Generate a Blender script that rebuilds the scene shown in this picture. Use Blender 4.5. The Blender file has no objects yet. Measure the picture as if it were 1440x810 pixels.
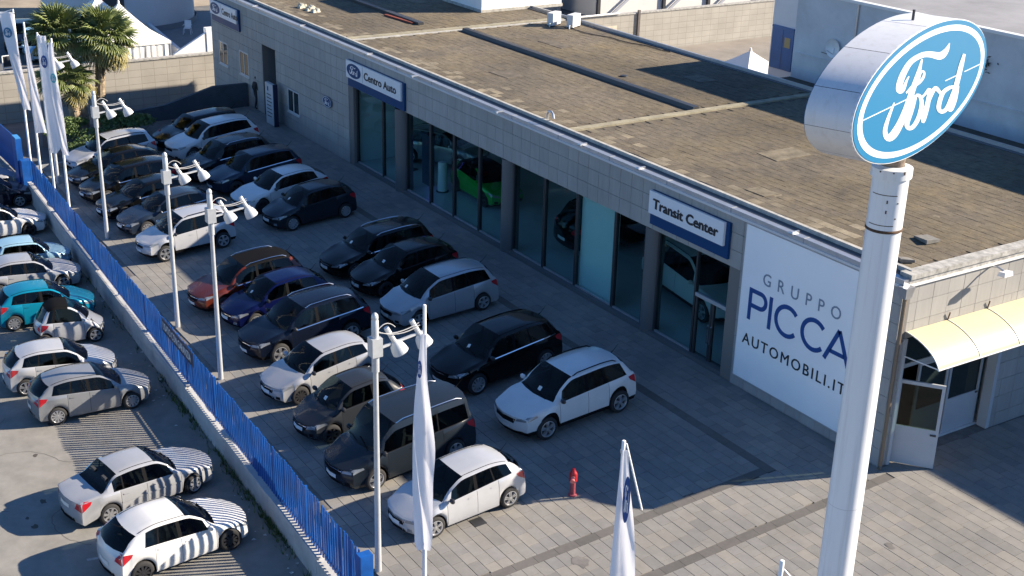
import bpy, bmesh, math, random
from mathutils import Vector, Matrix
from mathutils.bvhtree import BVHTree
random.seed(7)
S = bpy.context.scene
COL = S.collection
R = math.radians
PI = math.pi

# ------------------------------------------------------------------ camera
cam_d = bpy.data.cameras.new('camera')
cam = bpy.data.objects.new('camera', cam_d)
COL.objects.link(cam)
HC = 17.8
pit, yaw, rol = R(22.07), R(-56.87), R(1.565)
fw = Vector((math.cos(pit)*math.sin(yaw), math.cos(pit)*math.cos(yaw), -math.sin(pit)))
rt = Vector((math.cos(yaw), -math.sin(yaw), 0))
up = rt.cross(fw)
r2 = rt*math.cos(rol) + up*math.sin(rol)
u2 = up*math.cos(rol) - rt*math.sin(rol)
mw = Matrix((r2, u2, -fw)).transposed().to_4x4()
mw.translation = (0, 0, HC)
cam.matrix_world = mw
cam_d.sensor_width = 36
cam_d.lens = 1830/1440*36
cam_d.clip_start = 0.3
cam_d.clip_end = 3000
S.camera = cam
S.render.resolution_x, S.render.resolution_y = 1024, 576

# ------------------------------------------------------------------ light
SUN_EL, SUN_AZ = R(26.4), R(24)
w = bpy.data.worlds.new('World')
S.world = w
w.use_nodes = True
nt = w.node_tree
sky = nt.nodes.new('ShaderNodeTexSky')
sky.sky_type = 'NISHITA'
sky.sun_disc = False
sky.sun_elevation = SUN_EL
sky.sun_rotation = SUN_AZ
sky.altitude = 50
sky.air_density = 1.0
sky.dust_density = 0.0
sky.ozone_density = 8.0
bg = nt.nodes['Background']
bg.inputs['Strength'].default_value = 0.072
nt.links.new(sky.outputs[0], bg.inputs[0])
sd = bpy.data.lights.new('sun', 'SUN')
sd.energy = 5.0
sd.angle = R(0.55)
sd.color = (1.0, 0.87, 0.70)
sun = bpy.data.objects.new('sun', sd)
COL.objects.link(sun)
sv = Vector((math.sin(SUN_AZ)*math.cos(SUN_EL), math.cos(SUN_AZ)*math.cos(SUN_EL), math.sin(SUN_EL)))
sun.rotation_euler = sv.to_track_quat('Z', 'Y').to_euler()
sun.location = (0, 60, 60)
S.view_settings.view_transform = 'Standard'
S.view_settings.look = 'None'
S.view_settings.gamma = 1
S.view_settings.exposure = 1.38
S.cycles.max_bounces = 6
S.cycles.transparent_max_bounces = 8
S.cycles.sample_clamp_indirect = 4

# ------------------------------------------------------------------ materials
MATS = {}


def mat(name, col, rough=0.6, metal=0.0, nscale=0, namt=0.0, bump=0.0, bscale=0, col2=None, coat=0.0, spec=0.5, emit=None):
    if name in MATS:
        return MATS[name]
    m = bpy.data.materials.new(name)
    m.use_nodes = True
    t = m.node_tree
    b = t.nodes['Principled BSDF']
    b.inputs['Base Color'].default_value = (*col, 1)
    b.inputs['Roughness'].default_value = rough
    b.inputs['Metallic'].default_value = metal
    b.inputs['Specular IOR Level'].default_value = spec
    if coat:
        b.inputs['Coat Weight'].default_value = coat
        b.inputs['Coat Roughness'].default_value = 0.06
    if emit:
        b.inputs['Emission Color'].default_value = (*emit[0], 1)
        b.inputs['Emission Strength'].default_value = emit[1]
    tc = t.nodes.new('ShaderNodeTexCoord')
    if nscale:
        n = t.nodes.new('ShaderNodeTexNoise')
        n.inputs['Scale'].default_value = nscale
        n.inputs['Detail'].default_value = 6
        n.inputs['Roughness'].default_value = 0.65
        t.links.new(tc.outputs['Object'], n.inputs['Vector'])
        rp = t.nodes.new('ShaderNodeValToRGB')
        rp.color_ramp.elements[0].position = 0.32
        rp.color_ramp.elements[1].position = 0.68
        c2 = col2 if col2 else tuple(c*(1-namt) for c in col)
        rp.color_ramp.elements[0].color = (*c2, 1)
        rp.color_ramp.elements[1].color = (*(min(1, c*(1+namt*0.5)) for c in col), 1)
        t.links.new(n.outputs['Fac'], rp.inputs['Fac'])
        t.links.new(rp.outputs['Color'], b.inputs['Base Color'])
    if bump:
        n2 = t.nodes.new('ShaderNodeTexNoise')
        n2.inputs['Scale'].default_value = bscale or 40
        n2.inputs['Detail'].default_value = 5
        t.links.new(tc.outputs['Object'], n2.inputs['Vector'])
        bp = t.nodes.new('ShaderNodeBump')
        bp.inputs['Strength'].default_value = bump
        bp.inputs['Distance'].default_value = 0.02
        t.links.new(n2.outputs['Fac'], bp.inputs['Height'])
        t.links.new(bp.outputs['Normal'], b.inputs['Normal'])
    MATS[name] = m
    return m


def glassmat(name, tint, alpha, rough=0.02):
    m = bpy.data.materials.new(name)
    m.use_nodes = True
    t = m.node_tree
    t.nodes.remove(t.nodes['Principled BSDF'])
    out = t.nodes['Material Output']
    tr = t.nodes.new('ShaderNodeBsdfTransparent')
    tr.inputs['Color'].default_value = (*tint, 1)
    gl = t.nodes.new('ShaderNodeBsdfGlossy')
    gl.inputs['Roughness'].default_value = rough
    lw = t.nodes.new('ShaderNodeLayerWeight')
    lw.inputs['Blend'].default_value = 0.5
    pw = t.nodes.new('ShaderNodeMath')
    pw.operation = 'POWER'
    pw.inputs[1].default_value = 5
    t.links.new(lw.outputs['Facing'], pw.inputs[0])
    fr = t.nodes.new('ShaderNodeMath')
    fr.operation = 'MULTIPLY_ADD'
    fr.inputs[1].default_value = 0.75
    fr.inputs[2].default_value = 0.03
    t.links.new(pw.outputs[0], fr.inputs[0])
    mx = t.nodes.new('ShaderNodeMixShader')
    t.links.new(fr.outputs[0], mx.inputs[0])
    t.links.new(tr.outputs[0], mx.inputs[1])
    t.links.new(gl.outputs[0], mx.inputs[2])
    t.links.new(mx.outputs[0], out.inputs[0])
    MATS[name] = m
    return m


def rand_mat(name, cols, rough=0.8, nscale=6, namt=0.15, bump=0.15, bscale=60, big=0.5, stretch=None, tint=None):
    """stone whose colour is drawn per mesh island, with large stains"""
    m = bpy.data.materials.new(name)
    m.use_nodes = True
    t = m.node_tree
    b = t.nodes['Principled BSDF']
    b.inputs['Roughness'].default_value = rough
    g = t.nodes.new('ShaderNodeNewGeometry')
    oi = t.nodes.new('ShaderNodeObjectInfo')
    ad = t.nodes.new('ShaderNodeMath')
    ad.operation = 'ADD'
    t.links.new(g.outputs['Random Per Island'], ad.inputs[0])
    t.links.new(oi.outputs['Random'], ad.inputs[1])
    fc = t.nodes.new('ShaderNodeMath')
    fc.operation = 'FRACT'
    t.links.new(ad.outputs[0], fc.inputs[0])
    rp = t.nodes.new('ShaderNodeValToRGB')
    rp.color_ramp.interpolation = 'LINEAR'
    el = rp.color_ramp.elements
    while len(el) < len(cols):
        el.new(0.5)
    for i, c in enumerate(cols):
        el[i].position = i/(len(cols)-1)
        el[i].color = (*c, 1)
    t.links.new(fc.outputs[0], rp.inputs['Fac'])
    n = t.nodes.new('ShaderNodeTexNoise')
    n.inputs['Scale'].default_value = nscale
    n.inputs['Detail'].default_value = 7
    n.inputs['Roughness'].default_value = 0.7
    if stretch:
        mp = t.nodes.new('ShaderNodeMapping')
        mp.inputs['Scale'].default_value = stretch
        t.links.new(g.outputs['Position'], mp.inputs[0])
        t.links.new(mp.outputs[0], n.inputs['Vector'])
    else:
        t.links.new(g.outputs['Position'], n.inputs['Vector'])
    n3 = t.nodes.new('ShaderNodeTexNoise')
    n3.inputs['Scale'].default_value = big
    n3.inputs['Detail'].default_value = 4
    t.links.new(g.outputs['Position'], n3.inputs['Vector'])
    mr = t.nodes.new('ShaderNodeMapRange')
    mr.inputs[1].default_value = 0.25
    mr.inputs[2].default_value = 0.75
    mr.inputs[3].default_value = 1-namt
    mr.inputs[4].default_value = 1+namt
    t.links.new(n.outputs['Fac'], mr.inputs[0])
    mr2 = t.nodes.new('ShaderNodeMapRange')
    mr2.inputs[1].default_value = 0.3
    mr2.inputs[2].default_value = 0.7
    mr2.inputs[3].default_value = 1-namt
    mr2.inputs[4].default_value = 1+namt*0.6
    t.links.new(n3.outputs['Fac'], mr2.inputs[0])
    mu = t.nodes.new('ShaderNodeMath')
    mu.operation = 'MULTIPLY'
    t.links.new(mr.outputs[0], mu.inputs[0])
    t.links.new(mr2.outputs[0], mu.inputs[1])
    vm = t.nodes.new('ShaderNodeVectorMath')
    vm.operation = 'SCALE'
    csock = rp.outputs['Color']
    for (tc_, ts_, lo_, hi_) in (tint or ()):
        n4 = t.nodes.new('ShaderNodeTexNoise')
        n4.inputs['Scale'].default_value = ts_
        n4.inputs['Detail'].default_value = 9
        n4.inputs['Roughness'].default_value = 0.72
        t.links.new(g.outputs['Position'], n4.inputs['Vector'])
        m4 = t.nodes.new('ShaderNodeMapRange')
        m4.inputs[1].default_value = lo_
        m4.inputs[2].default_value = hi_
        t.links.new(n4.outputs['Fac'], m4.inputs[0])
        mx4 = t.nodes.new('ShaderNodeMix')
        mx4.data_type = 'RGBA'
        t.links.new(m4.outputs[0], mx4.inputs['Factor'])
        t.links.new(csock, mx4.inputs['A'])
        mx4.inputs['B'].default_value = (*tc_, 1)
        csock = mx4.outputs['Result']
    t.links.new(csock, vm.inputs[0])
    t.links.new(mu.outputs[0], vm.inputs['Scale'])
    t.links.new(vm.outputs[0], b.inputs['Base Color'])
    if bump:
        n2 = t.nodes.new('ShaderNodeTexNoise')
        n2.inputs['Scale'].default_value = bscale
        t.links.new(g.outputs['Position'], n2.inputs['Vector'])
        bp = t.nodes.new('ShaderNodeBump')
        bp.inputs['Strength'].default_value = bump
        bp.inputs['Distance'].default_value = 0.02
        t.links.new(n2.outputs['Fac'], bp.inputs['Height'])
        t.links.new(bp.outputs['Normal'], b.inputs['Normal'])
    MATS[name] = m
    return m


def tilewall_mat(name, c1, c2, joint, tw, th, rough=0.75):
    """far cladding: courses in the YZ plane of a wall too far off to tell its pieces apart"""
    m = bpy.data.materials.new(name)
    m.use_nodes = True
    t = m.node_tree
    b = t.nodes['Principled BSDF']
    b.inputs['Roughness'].default_value = rough
    g = t.nodes.new('ShaderNodeNewGeometry')
    sp = t.nodes.new('ShaderNodeSeparateXYZ')
    cb = t.nodes.new('ShaderNodeCombineXYZ')
    t.links.new(g.outputs['Position'], sp.inputs[0])
    t.links.new(sp.outputs['Y'], cb.inputs['X'])
    t.links.new(sp.outputs['Z'], cb.inputs['Y'])
    br = t.nodes.new('ShaderNodeTexBrick')
    br.offset = 0.0
    br.inputs['Color1'].default_value = (*c1, 1)
    br.inputs['Color2'].default_value = (*c2, 1)
    br.inputs['Mortar'].default_value = (*joint, 1)
    br.inputs['Scale'].default_value = 1
    br.inputs['Mortar Size'].default_value = 0.02
    br.inputs['Brick Width'].default_value = tw
    br.inputs['Row Height'].default_value = th
    t.links.new(cb.outputs[0], br.inputs['Vector'])
    n = t.nodes.new('ShaderNodeTexNoise')
    n.inputs['Scale'].default_value = 0.8
    n.inputs['Detail'].default_value = 8
    t.links.new(g.outputs['Position'], n.inputs['Vector'])
    mr = t.nodes.new('ShaderNodeMapRange')
    mr.inputs[3].default_value = 0.75
    mr.inputs[4].default_value = 1.2
    t.links.new(n.outputs['Fac'], mr.inputs[0])
    vm = t.nodes.new('ShaderNodeVectorMath')
    vm.operation = 'SCALE'
    t.links.new(br.outputs['Color'], vm.inputs[0])
    t.links.new(mr.outputs[0], vm.inputs['Scale'])
    t.links.new(vm.outputs[0], b.inputs['Base Color'])
    bp = t.nodes.new('ShaderNodeBump')
    bp.inputs['Strength'].default_value = 0.4
    bp.inputs['Distance'].default_value = 0.01
    bp.invert = True
    t.links.new(br.outputs['Fac'], bp.inputs['Height'])
    t.links.new(bp.outputs['Normal'], b.inputs['Normal'])
    MATS[name] = m
    return m


def streak_mat(name, col, dirt, rough=0.45, amt=0.5):
    """paint with dirt that has run down the surface"""
    m = mat(name, col, rough)
    t = m.node_tree
    b = t.nodes['Principled BSDF']
    tc = t.nodes.new('ShaderNodeTexCoord')
    mp = t.nodes.new('ShaderNodeMapping')
    mp.inputs['Scale'].default_value = (7, 7, 0.22)
    n = t.nodes.new('ShaderNodeTexNoise')
    n.inputs['Scale'].default_value = 1.0
    n.inputs['Detail'].default_value = 6
    n.inputs['Roughness'].default_value = 0.7
    rp = t.nodes.new('ShaderNodeValToRGB')
    rp.color_ramp.elements[0].position = 0.50
    rp.color_ramp.elements[1].position = 0.80
    rp.color_ramp.elements[0].color = (*col, 1)
    rp.color_ramp.elements[1].color = (*(c*(1-amt)+d*amt for c, d in zip(col, dirt)), 1)
    t.links.new(tc.outputs['Object'], mp.inputs[0])
    t.links.new(mp.outputs[0], n.inputs['Vector'])
    t.links.new(n.outputs['Fac'], rp.inputs['Fac'])
    t.links.new(rp.outputs['Color'], b.inputs['Base Color'])
    return m


# ------------------------------------------------------------------ object helpers
def tag(o, label=None, cat=None, group=None, kind=None):
    if label:
        o['label'] = label
    if cat:
        o['category'] = cat
    if group:
        o['group'] = group
    if kind:
        o['kind'] = kind
    return o


def link(o, parent=None):
    COL.objects.link(o)
    if parent is not None:
        o.parent = parent
    return o


def thing(name, label, cat, loc=(0, 0, 0), rz=0, group=None, scale=1):
    o = bpy.data.objects.new(name, None)
    o.empty_display_size = 0.2
    link(o)
    o.location = loc
    o.rotation_euler = (0, 0, rz)
    o.scale = (scale,)*3
    return tag(o, label, cat, group)


class MB:
    """collects simple shapes into one mesh"""

    def __init__(s):
        s.v, s.f, s.mi = [], [], []

    def add(s, vs, fs, mi=0):
        b = len(s.v)
        s.v += [tuple(v) for v in vs]
        s.f += [tuple(b+i for i in f) for f in fs]
        s.mi += [mi]*len(fs)
        return s

    def box(s, x0, x1, y0, y1, z0, z1, mi=0):
        vs = [(x, y, z) for z in (z0, z1) for y in (y0, y1) for x in (x0, x1)]
        return s.add(vs, [(0, 2, 3, 1), (4, 5, 7, 6), (0, 1, 5, 4), (2, 6, 7, 3), (0, 4, 6, 2), (1, 3, 7, 5)], mi)

    def hexa(s, bot, top, mi=0):
        return s.add(list(bot)+list(top), [(3, 2, 1, 0), (4, 5, 6, 7), (0, 1, 5, 4), (1, 2, 6, 5), (2, 3, 7, 6), (3, 0, 4, 7)], mi)

    def beam(s, a, b, wx, wz, mi=0):
        a, b = Vector(a), Vector(b)
        d = (b-a).normalized()
        sd_ = d.cross(Vector((0, 0, 1)))
        if sd_.length < 1e-3:
            sd_ = Vector((1, 0, 0))
        sd_.normalize()
        u_ = sd_.cross(d)
        q = lambda p: [p-sd_*wx/2-u_*wz/2, p+sd_*wx/2-u_*wz/2, p+sd_*wx/2+u_*wz/2, p-sd_*wx/2+u_*wz/2]
        return s.hexa(q(a), q(b), mi)

    def tube(s, pts, rad, n=10, mi=0, cap=True):
        pts = [Vector(p) for p in pts]
        rs = rad if isinstance(rad, (list, tuple)) else [rad]*len(pts)
        vs, fs = [], []
        x = None
        for i, p in enumerate(pts):
            d = (pts[min(i+1, len(pts)-1)]-pts[max(i-1, 0)]).normalized()
            if x is None:
                x = d.orthogonal().normalized()
            else:
                x = (x-d*x.dot(d)).normalized()
            y = d.cross(x)
            for k in range(n):
                a = 2*PI*k/n
                vs.append(p+(x*math.cos(a)+y*math.sin(a))*rs[i])
        for i in range(len(pts)-1):
            for k in range(n):
                fs.append((i*n+k, i*n+(k+1) % n, (i+1)*n+(k+1) % n, (i+1)*n+k))
        if cap:
            fs.append(tuple(reversed(range(n))))
            fs.append(tuple((len(pts)-1)*n+k for k in range(n)))
        return s.add(vs, fs, mi)

    def lathe(s, prof, n=20, mi=0, axis='Z', o=(0, 0, 0)):
        vs, fs = [], []
        for r_, h in prof:
            for k in range(n):
                a = 2*PI*k/n
                c, d = r_*math.cos(a), r_*math.sin(a)
                p = (c, d, h) if axis == 'Z' else (c, h, d)
                vs.append((p[0]+o[0], p[1]+o[1], p[2]+o[2]))
        for i in range(len(prof)-1):
            for k in range(n):
                q = (i*n+k, i*n+(k+1) % n, (i+1)*n+(k+1) % n, (i+1)*n+k)
                fs.append(q if axis == 'Z' else q[::-1])
        return s.add(vs, fs, mi)

    def mesh(s, name, mats, smooth=False, sharp=35, fix=False):
        me = bpy.data.meshes.new(name)
        me.from_pydata(s.v, [], s.f)
        for m in (mats if isinstance(mats, (list, tuple)) else [mats]):
            me.materials.append(m)
        if len(set(s.mi)) > 1:
            me.polygons.foreach_set('material_index', s.mi)
        if fix:
            bm = bmesh.new()
            bm.from_mesh(me)
            bmesh.ops.recalc_face_normals(bm, faces=bm.faces)
            bm.to_mesh(me)
            bm.free()
        if smooth:
            me.shade_smooth()
            me.set_sharp_from_angle(angle=R(sharp))
        me.update()
        return me

    def obj(s, name, mats, parent=None, smooth=False, sharp=35, loc=None, fix=False):
        o = bpy.data.objects.new(name, s.mesh(name, mats, smooth, sharp, fix))
        link(o, parent)
        if loc:
            o.location = loc
        return o


def inst(name, me, parent=None, loc=(0, 0, 0), rot=(0, 0, 0), scale=None):
    o = bpy.data.objects.new(name, me)
    link(o, parent)
    o.location = loc
    o.rotation_euler = rot
    if scale:
        o.scale = scale
    return o


def text_mesh(body, bold=0.0, extrude=0.0, space=1.0):
    c = bpy.data.curves.new('lettering', 'FONT')
    c.body = body
    c.size = 1
    c.offset = bold
    c.extrude = extrude
    c.space_character = space
    c.resolution_u = 3
    o = bpy.data.objects.new('lettering', c)
    COL.objects.link(o)
    me = bpy.data.meshes.new_from_object(o)
    bpy.data.objects.remove(o)
    bpy.data.curves.remove(c)
    return me


def lettering(body, parent, m, origin, xd, ud, width, height, bold=0.0, space=1.0, thick=0.006, label=None):
    """text fitted into width x height; origin = lower left corner, xd along the line, ud up"""
    me = text_mesh(body, 0.0, 0.5, space)
    if bold:
        bm = bmesh.new()
        for k, (ox_, oy_) in enumerate(((-.5, -.3), (.5, -.3), (0, .35))):
            n0 = len(bm.verts)
            bm.from_mesh(me)
            bm.verts.ensure_lookup_table()
            for v in bm.verts[n0:]:
                v.co.x += ox_*bold
                v.co.y += oy_*bold
                v.co.z += .12*k
        bm.to_mesh(me)
        bm.free()
    xs = [v.co.x for v in me.vertices]
    ys = [v.co.y for v in me.vertices]
    x0, y0 = min(xs), min(ys)
    sx, sy = width/(max(xs)-x0), height/(max(ys)-y0)
    xd, ud, og = Vector(xd), Vector(ud), Vector(origin)
    nd = xd.cross(ud)
    for v in me.vertices:
        v.co = og + xd*((v.co.x-x0)*sx) + ud*((v.co.y-y0)*sy) + nd*(v.co.z*thick)
    me.materials.clear()
    me.materials.append(m)
    o = bpy.data.objects.new('lettering', me)
    link(o, parent)
    if label:
        o['label'] = label
    return o


# ------------------------------------------------------------------ palette
asphalt = mat('asphalt', (0.235, 0.225, 0.205), 0.9, nscale=1.3, namt=0.22, bump=0.35, bscale=120)
asphalt_dark = mat('asphalt_dark', (0.13, 0.13, 0.13), 0.9, nscale=0.6, namt=0.25, bump=0.3, bscale=90)
wall_pale = mat('wall_pale', (0.46, 0.46, 0.455), 0.85, nscale=1.5, namt=0.22, bump=0.15, bscale=25)
concrete = mat('concrete', (0.30, 0.30, 0.29), 0.85, nscale=2.5, namt=0.3, bump=0.2, bscale=30)
paving = rand_mat('paving_stone', [(0.185, 0.18, 0.17), (0.235, 0.225, 0.205), (0.21, 0.203, 0.19), (0.255, 0.238, 0.21), (0.225, 0.217, 0.205), (0.20, 0.195, 0.188)], 0.8, nscale=3, namt=0.14, bump=0.15)
paving_joint = mat('paving_joint', (0.16, 0.15, 0.138), 0.95, nscale=4, namt=0.3)
paving_band = rand_mat('dark_paving', [(0.10, 0.095, 0.088), (0.13, 0.12, 0.11), (0.115, 0.108, 0.10)], 0.8, nscale=5)
clad = rand_mat('cladding_stone', [(0.315, 0.308, 0.292), (0.345, 0.336, 0.32), (0.328, 0.32, 0.305), (0.36, 0.352, 0.334)], 0.7, nscale=2.2, namt=0.12, bump=0.08, big=0.35, stretch=(2.5, 2.5, .3))
clad_joint = mat('cladding_joint', (0.17, 0.16, 0.15), 0.9)
roofslab = rand_mat('roof_slab', [(0.120, 0.099, 0.071), (0.130, 0.107, 0.076), (0.114, 0.094, 0.068), (0.138, 0.113, 0.079), (0.124, 0.102, 0.073)], 0.95, nscale=3.2, namt=0.45, bump=0.6, bscale=18, big=0.16, stretch=(.9, 1.7, 1), tint=(((0.17, 0.130, 0.066), 0.22, .45, .75), ((0.070, 0.056, 0.042), 0.8, .50, .78), ((0.25, 0.215, 0.15), 2.2, .60, .82)))
roofjoint = mat('roof_joint', (0.092, 0.076, 0.056), 0.95, nscale=3, namt=0.4)
moss = mat('mossy_felt', (0.30, 0.27, 0.19), 0.95, nscale=2.0, namt=0.35, bump=0.4, bscale=20)
steel = mat('galvanised', (0.52, 0.53, 0.55), 0.38, 0.7, nscale=3, namt=0.12)
steel_dark = mat('dark_metal', (0.05, 0.052, 0.058), 0.5, 0.4)
whitepaint = mat('white_paint', (0.78, 0.78, 0.77), 0.45, nscale=1.5, namt=0.06)
bluepaint = mat('blue_paint', (0.007, 0.085, 0.34), 0.42, nscale=2.5, namt=0.3)
navy = mat('navy_sign', (0.008, 0.016, 0.055), 0.45)
signblue = mat('sign_blue', (0.002, 0.048, 0.15), 0.5, spec=0.25)
signwhite = mat('sign_white', (0.74, 0.75, 0.77), 0.35)
ink = mat('ink', (0.012, 0.014, 0.02), 0.5)
inkblue = mat('ink_blue', (0.006, 0.06, 0.24), 0.5)
inkgrey = mat('ink_grey', (0.20, 0.25, 0.32), 0.5)
skyblue = mat('oval_blue', (0.010, 0.145, 0.295), 0.4)
rust = mat('rust', (0.10, 0.055, 0.03), 0.9, nscale=12, namt=0.6)
wood = mat('bark', (0.19, 0.135, 0.085), 0.95, nscale=9, namt=0.5, bump=0.6, bscale=18)
black = mat('black_plastic', (0.009, 0.009, 0.010), 0.7, spec=0.03)
# ------------------------------------------------------------------ vehicles
tyre_m = mat('tyre', (0.018, 0.018, 0.019), 0.85)
rim_m = mat('alloy', (0.62, 0.63, 0.65), 0.3, 0.8)
rimdark_m = mat('alloy_dark', (0.05, 0.05, 0.055), 0.4, 0.6)
cglass_m = glassmat('car_glass', (0.30, 0.36, 0.36), 1, 0.06)
lamp_m = mat('headlamp_glass', (0.24, 0.26, 0.28), 0.15, 0.3, coat=1.0)
red_m = mat('tail_lamp', (0.42, 0.012, 0.02), 0.2, coat=1.0)
plate_m = mat('number_plate', (0.62, 0.63, 0.62), 0.5)
chrome_m = mat('chrome', (0.75, 0.76, 0.78), 0.15, 1.0)
cabin_m = mat('cabin_trim', (0.022, 0.022, 0.024), 0.8)
seat_m = mat('seat_cloth', (0.035, 0.036, 0.04), 0.9, nscale=8, namt=.3)
gap_m = mat('shut_line', (0.01, 0.01, 0.011), 0.8)


def paint(name, col, metal=0.0, rough=0.2):
    dark = max(col) < 0.06
    m = mat('paint_'+name, col, rough, metal, nscale=1.6, namt=0.06, coat=0.2 if dark else 0.45, spec=0.28 if dark else 0.4)
    # the inner side of the panels is dark lining
    t = m.node_tree
    b = t.nodes['Principled BSDF']
    src = b.inputs['Base Color'].links[0].from_socket
    g = t.nodes.new('ShaderNodeNewGeometry')
    mx = t.nodes.new('ShaderNodeMix')
    mx.data_type = 'RGBA'
    t.links.new(g.outputs['Backfacing'], mx.inputs['Factor'])
    t.links.new(src, mx.inputs['A'])
    mx.inputs['B'].default_value = (0.03, 0.03, 0.032, 1)
    t.links.new(mx.outputs['Result'], b.inputs['Base Color'])
    return m


P_WHITE = paint('white', (0.61, 0.61, 0.605))
P_SILVER = paint('silver', (0.40, 0.41, 0.43), 0.3)
P_SILVERW = paint('pale_silver', (0.47, 0.48, 0.50), 0.2)
P_GREY = paint('grey', (0.25, 0.26, 0.275), 0.3)
P_DGREY = paint('dark_grey', (0.014, 0.019, 0.026), 0.0)
P_ANTH = paint('anthracite', (0.024, 0.028, 0.034), 0.0)
P_BLACK = paint('black', (0.0035, 0.0038, 0.0045), 0, .15)
P_NAVY = paint('navy', (0.005, 0.008, 0.018), 0.1)
P_BLUE = paint('blue', (0.003, 0.006, 0.048), 0.2)
P_SLATE = paint('slate_blue', (0.022, 0.034, 0.056), 0.2)
P_RED = paint('red', (0.125, 0.023, 0.011), 0.2)
P_TEAL = paint('teal', (0.005, 0.21, 0.33), 0.2)
P_LBLUE = paint('light_blue', (0.27, 0.45, 0.57), 0.1)
P_GREEN = paint('green', (0.03, 0.42, 0.05), 0.2)
P_FADED = paint('faded_grey', (0.20, 0.195, 0.18), 0.1, 0.5)


def ss(a, b, x):
    t = max(0, min(1, (x-a)/(b-a)))
    return t*t*(3-2*t)


def pcurve(pts, x):
    if x <= pts[0][0]:
        return pts[0][1]
    for i in range(len(pts)-1):
        if x <= pts[i+1][0]:
            (x0, y0), (x1, y1) = pts[i], pts[i+1]
            h = x1-x0
            s = (y1-y0)/h
            sl = (y0-pts[i-1][1])/(x0-pts[i-1][0]) if i else s
            sr = (pts[i+2][1]-y1)/(pts[i+2][0]-x1) if i+2 < len(pts) else s
            hm = lambda a, b: 0 if a*b <= 0 else 2*a*b/(a+b)
            m0, m1 = hm(sl, s), hm(s, sr)
            t = (x-x0)/h
            return y0*(2*t**3-3*t**2+1)+h*m0*(t**3-2*t**2+t)+y1*(-2*t**3+3*t**2)+h*m1*(t**3-t**2)
    return pts[-1][1]


# L W H wheelbase front-overhang wheel-radius clearance; fractions of L: cowl, header, roof end, glass foot; belt front/rear; nose, cowl height
CARS = {
    'hatch':  dict(L=4.04, W=1.74, H=1.47, wb=2.49, fo=0.82, rw=0.315, clr=0.20, xc=.245, xr=.46, xt=.90, xg=.985, b0=.86, b1=1.06, zn=.66, zc=.96, zt=-.13, zg=1.04, wz=.86),
    'lowhatch': dict(L=4.40, W=1.80, H=1.45, wb=2.69, fo=0.90, rw=0.33, clr=0.19, xc=.275, xr=.48, xt=.88, xg=.98, b0=.84, b1=1.02, zn=.64, zc=.94, zt=-.14, zg=1.02, wz=.85),
    'estate': dict(rake=.30, wz=.90, L=4.62, W=1.82, H=1.48, wb=2.70, fo=0.90, rw=0.325, clr=0.19, xc=.25, xr=.43, xt=.945, xg=.985, b0=.85, b1=.99, zn=.66, zc=.95, zt=-.10, zg=1.02),
    'suv':    dict(L=4.45, W=1.85, H=1.64, wb=2.67, fo=0.90, rw=0.355, clr=0.26, xc=.24, xr=.44, xt=.925, xg=.985, b0=.98, b1=1.13, zn=.80, zc=1.07, zt=-.10, zg=1.13),
    'csuv':   dict(L=4.10, W=1.78, H=1.64, wb=2.52, fo=0.82, rw=0.34, clr=0.26, xc=.235, xr=.44, xt=.935, xg=.985, b0=.97, b1=1.12, zn=.80, zc=1.07, zt=-.10, zg=1.12),
    'mpv':    dict(L=4.38, W=1.83, H=1.60, wb=2.65, fo=0.89, rw=0.325, clr=0.20, xc=.205, xr=.44, xt=.935, xg=.985, b0=.92, b1=1.10, zn=.70, zc=1.03, zt=-.11, zg=1.10),
    'van':    dict(rake=.10, wtop=.74, L=4.50, W=1.86, H=1.84, wb=2.66, fo=0.92, rw=0.33, clr=0.21, xc=.195, xr=.375, xt=.965, xg=.988, b0=.98, b1=1.13, zn=.76, zc=1.10, zt=-.05, zg=1.15, boxy=.84),
    'bubble': dict(L=3.57, W=1.64, H=1.49, wb=2.30, fo=0.72, rw=0.30, clr=0.18, xc=.22, xr=.45, xt=.86, xg=.965, b0=.90, b1=1.02, zn=.66, zc=.98, zt=-.14, zg=1.00, doors=1),
    'micro':  dict(L=2.52, W=1.52, H=1.54, wb=1.82, fo=0.42, rw=0.29, clr=0.17, xc=.20, xr=.50, xt=.90, xg=.97, b0=.88, b1=.98, zn=.62, zc=.98, zt=-.12, zg=.98, doors=1),
    'boxcity': dict(L=3.34, W=1.52, H=1.43, wb=2.20, fo=0.66, rw=0.275, clr=0.18, xc=.26, xr=.46, xt=.93, xg=.98, b0=.86, b1=.93, zn=.66, zc=.92, zt=-.06, zg=.95, doors=1, boxy=.8),
    'sedan':  dict(L=4.49, W=1.71, H=1.42, wb=2.64, fo=0.90, rw=0.31, clr=0.19, xc=.275, xr=.44, xt=.70, xg=.83, b0=.85, b1=.95, zn=.64, zc=.94, zt=-.05, zg=.98, deck=.93),
}


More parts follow.
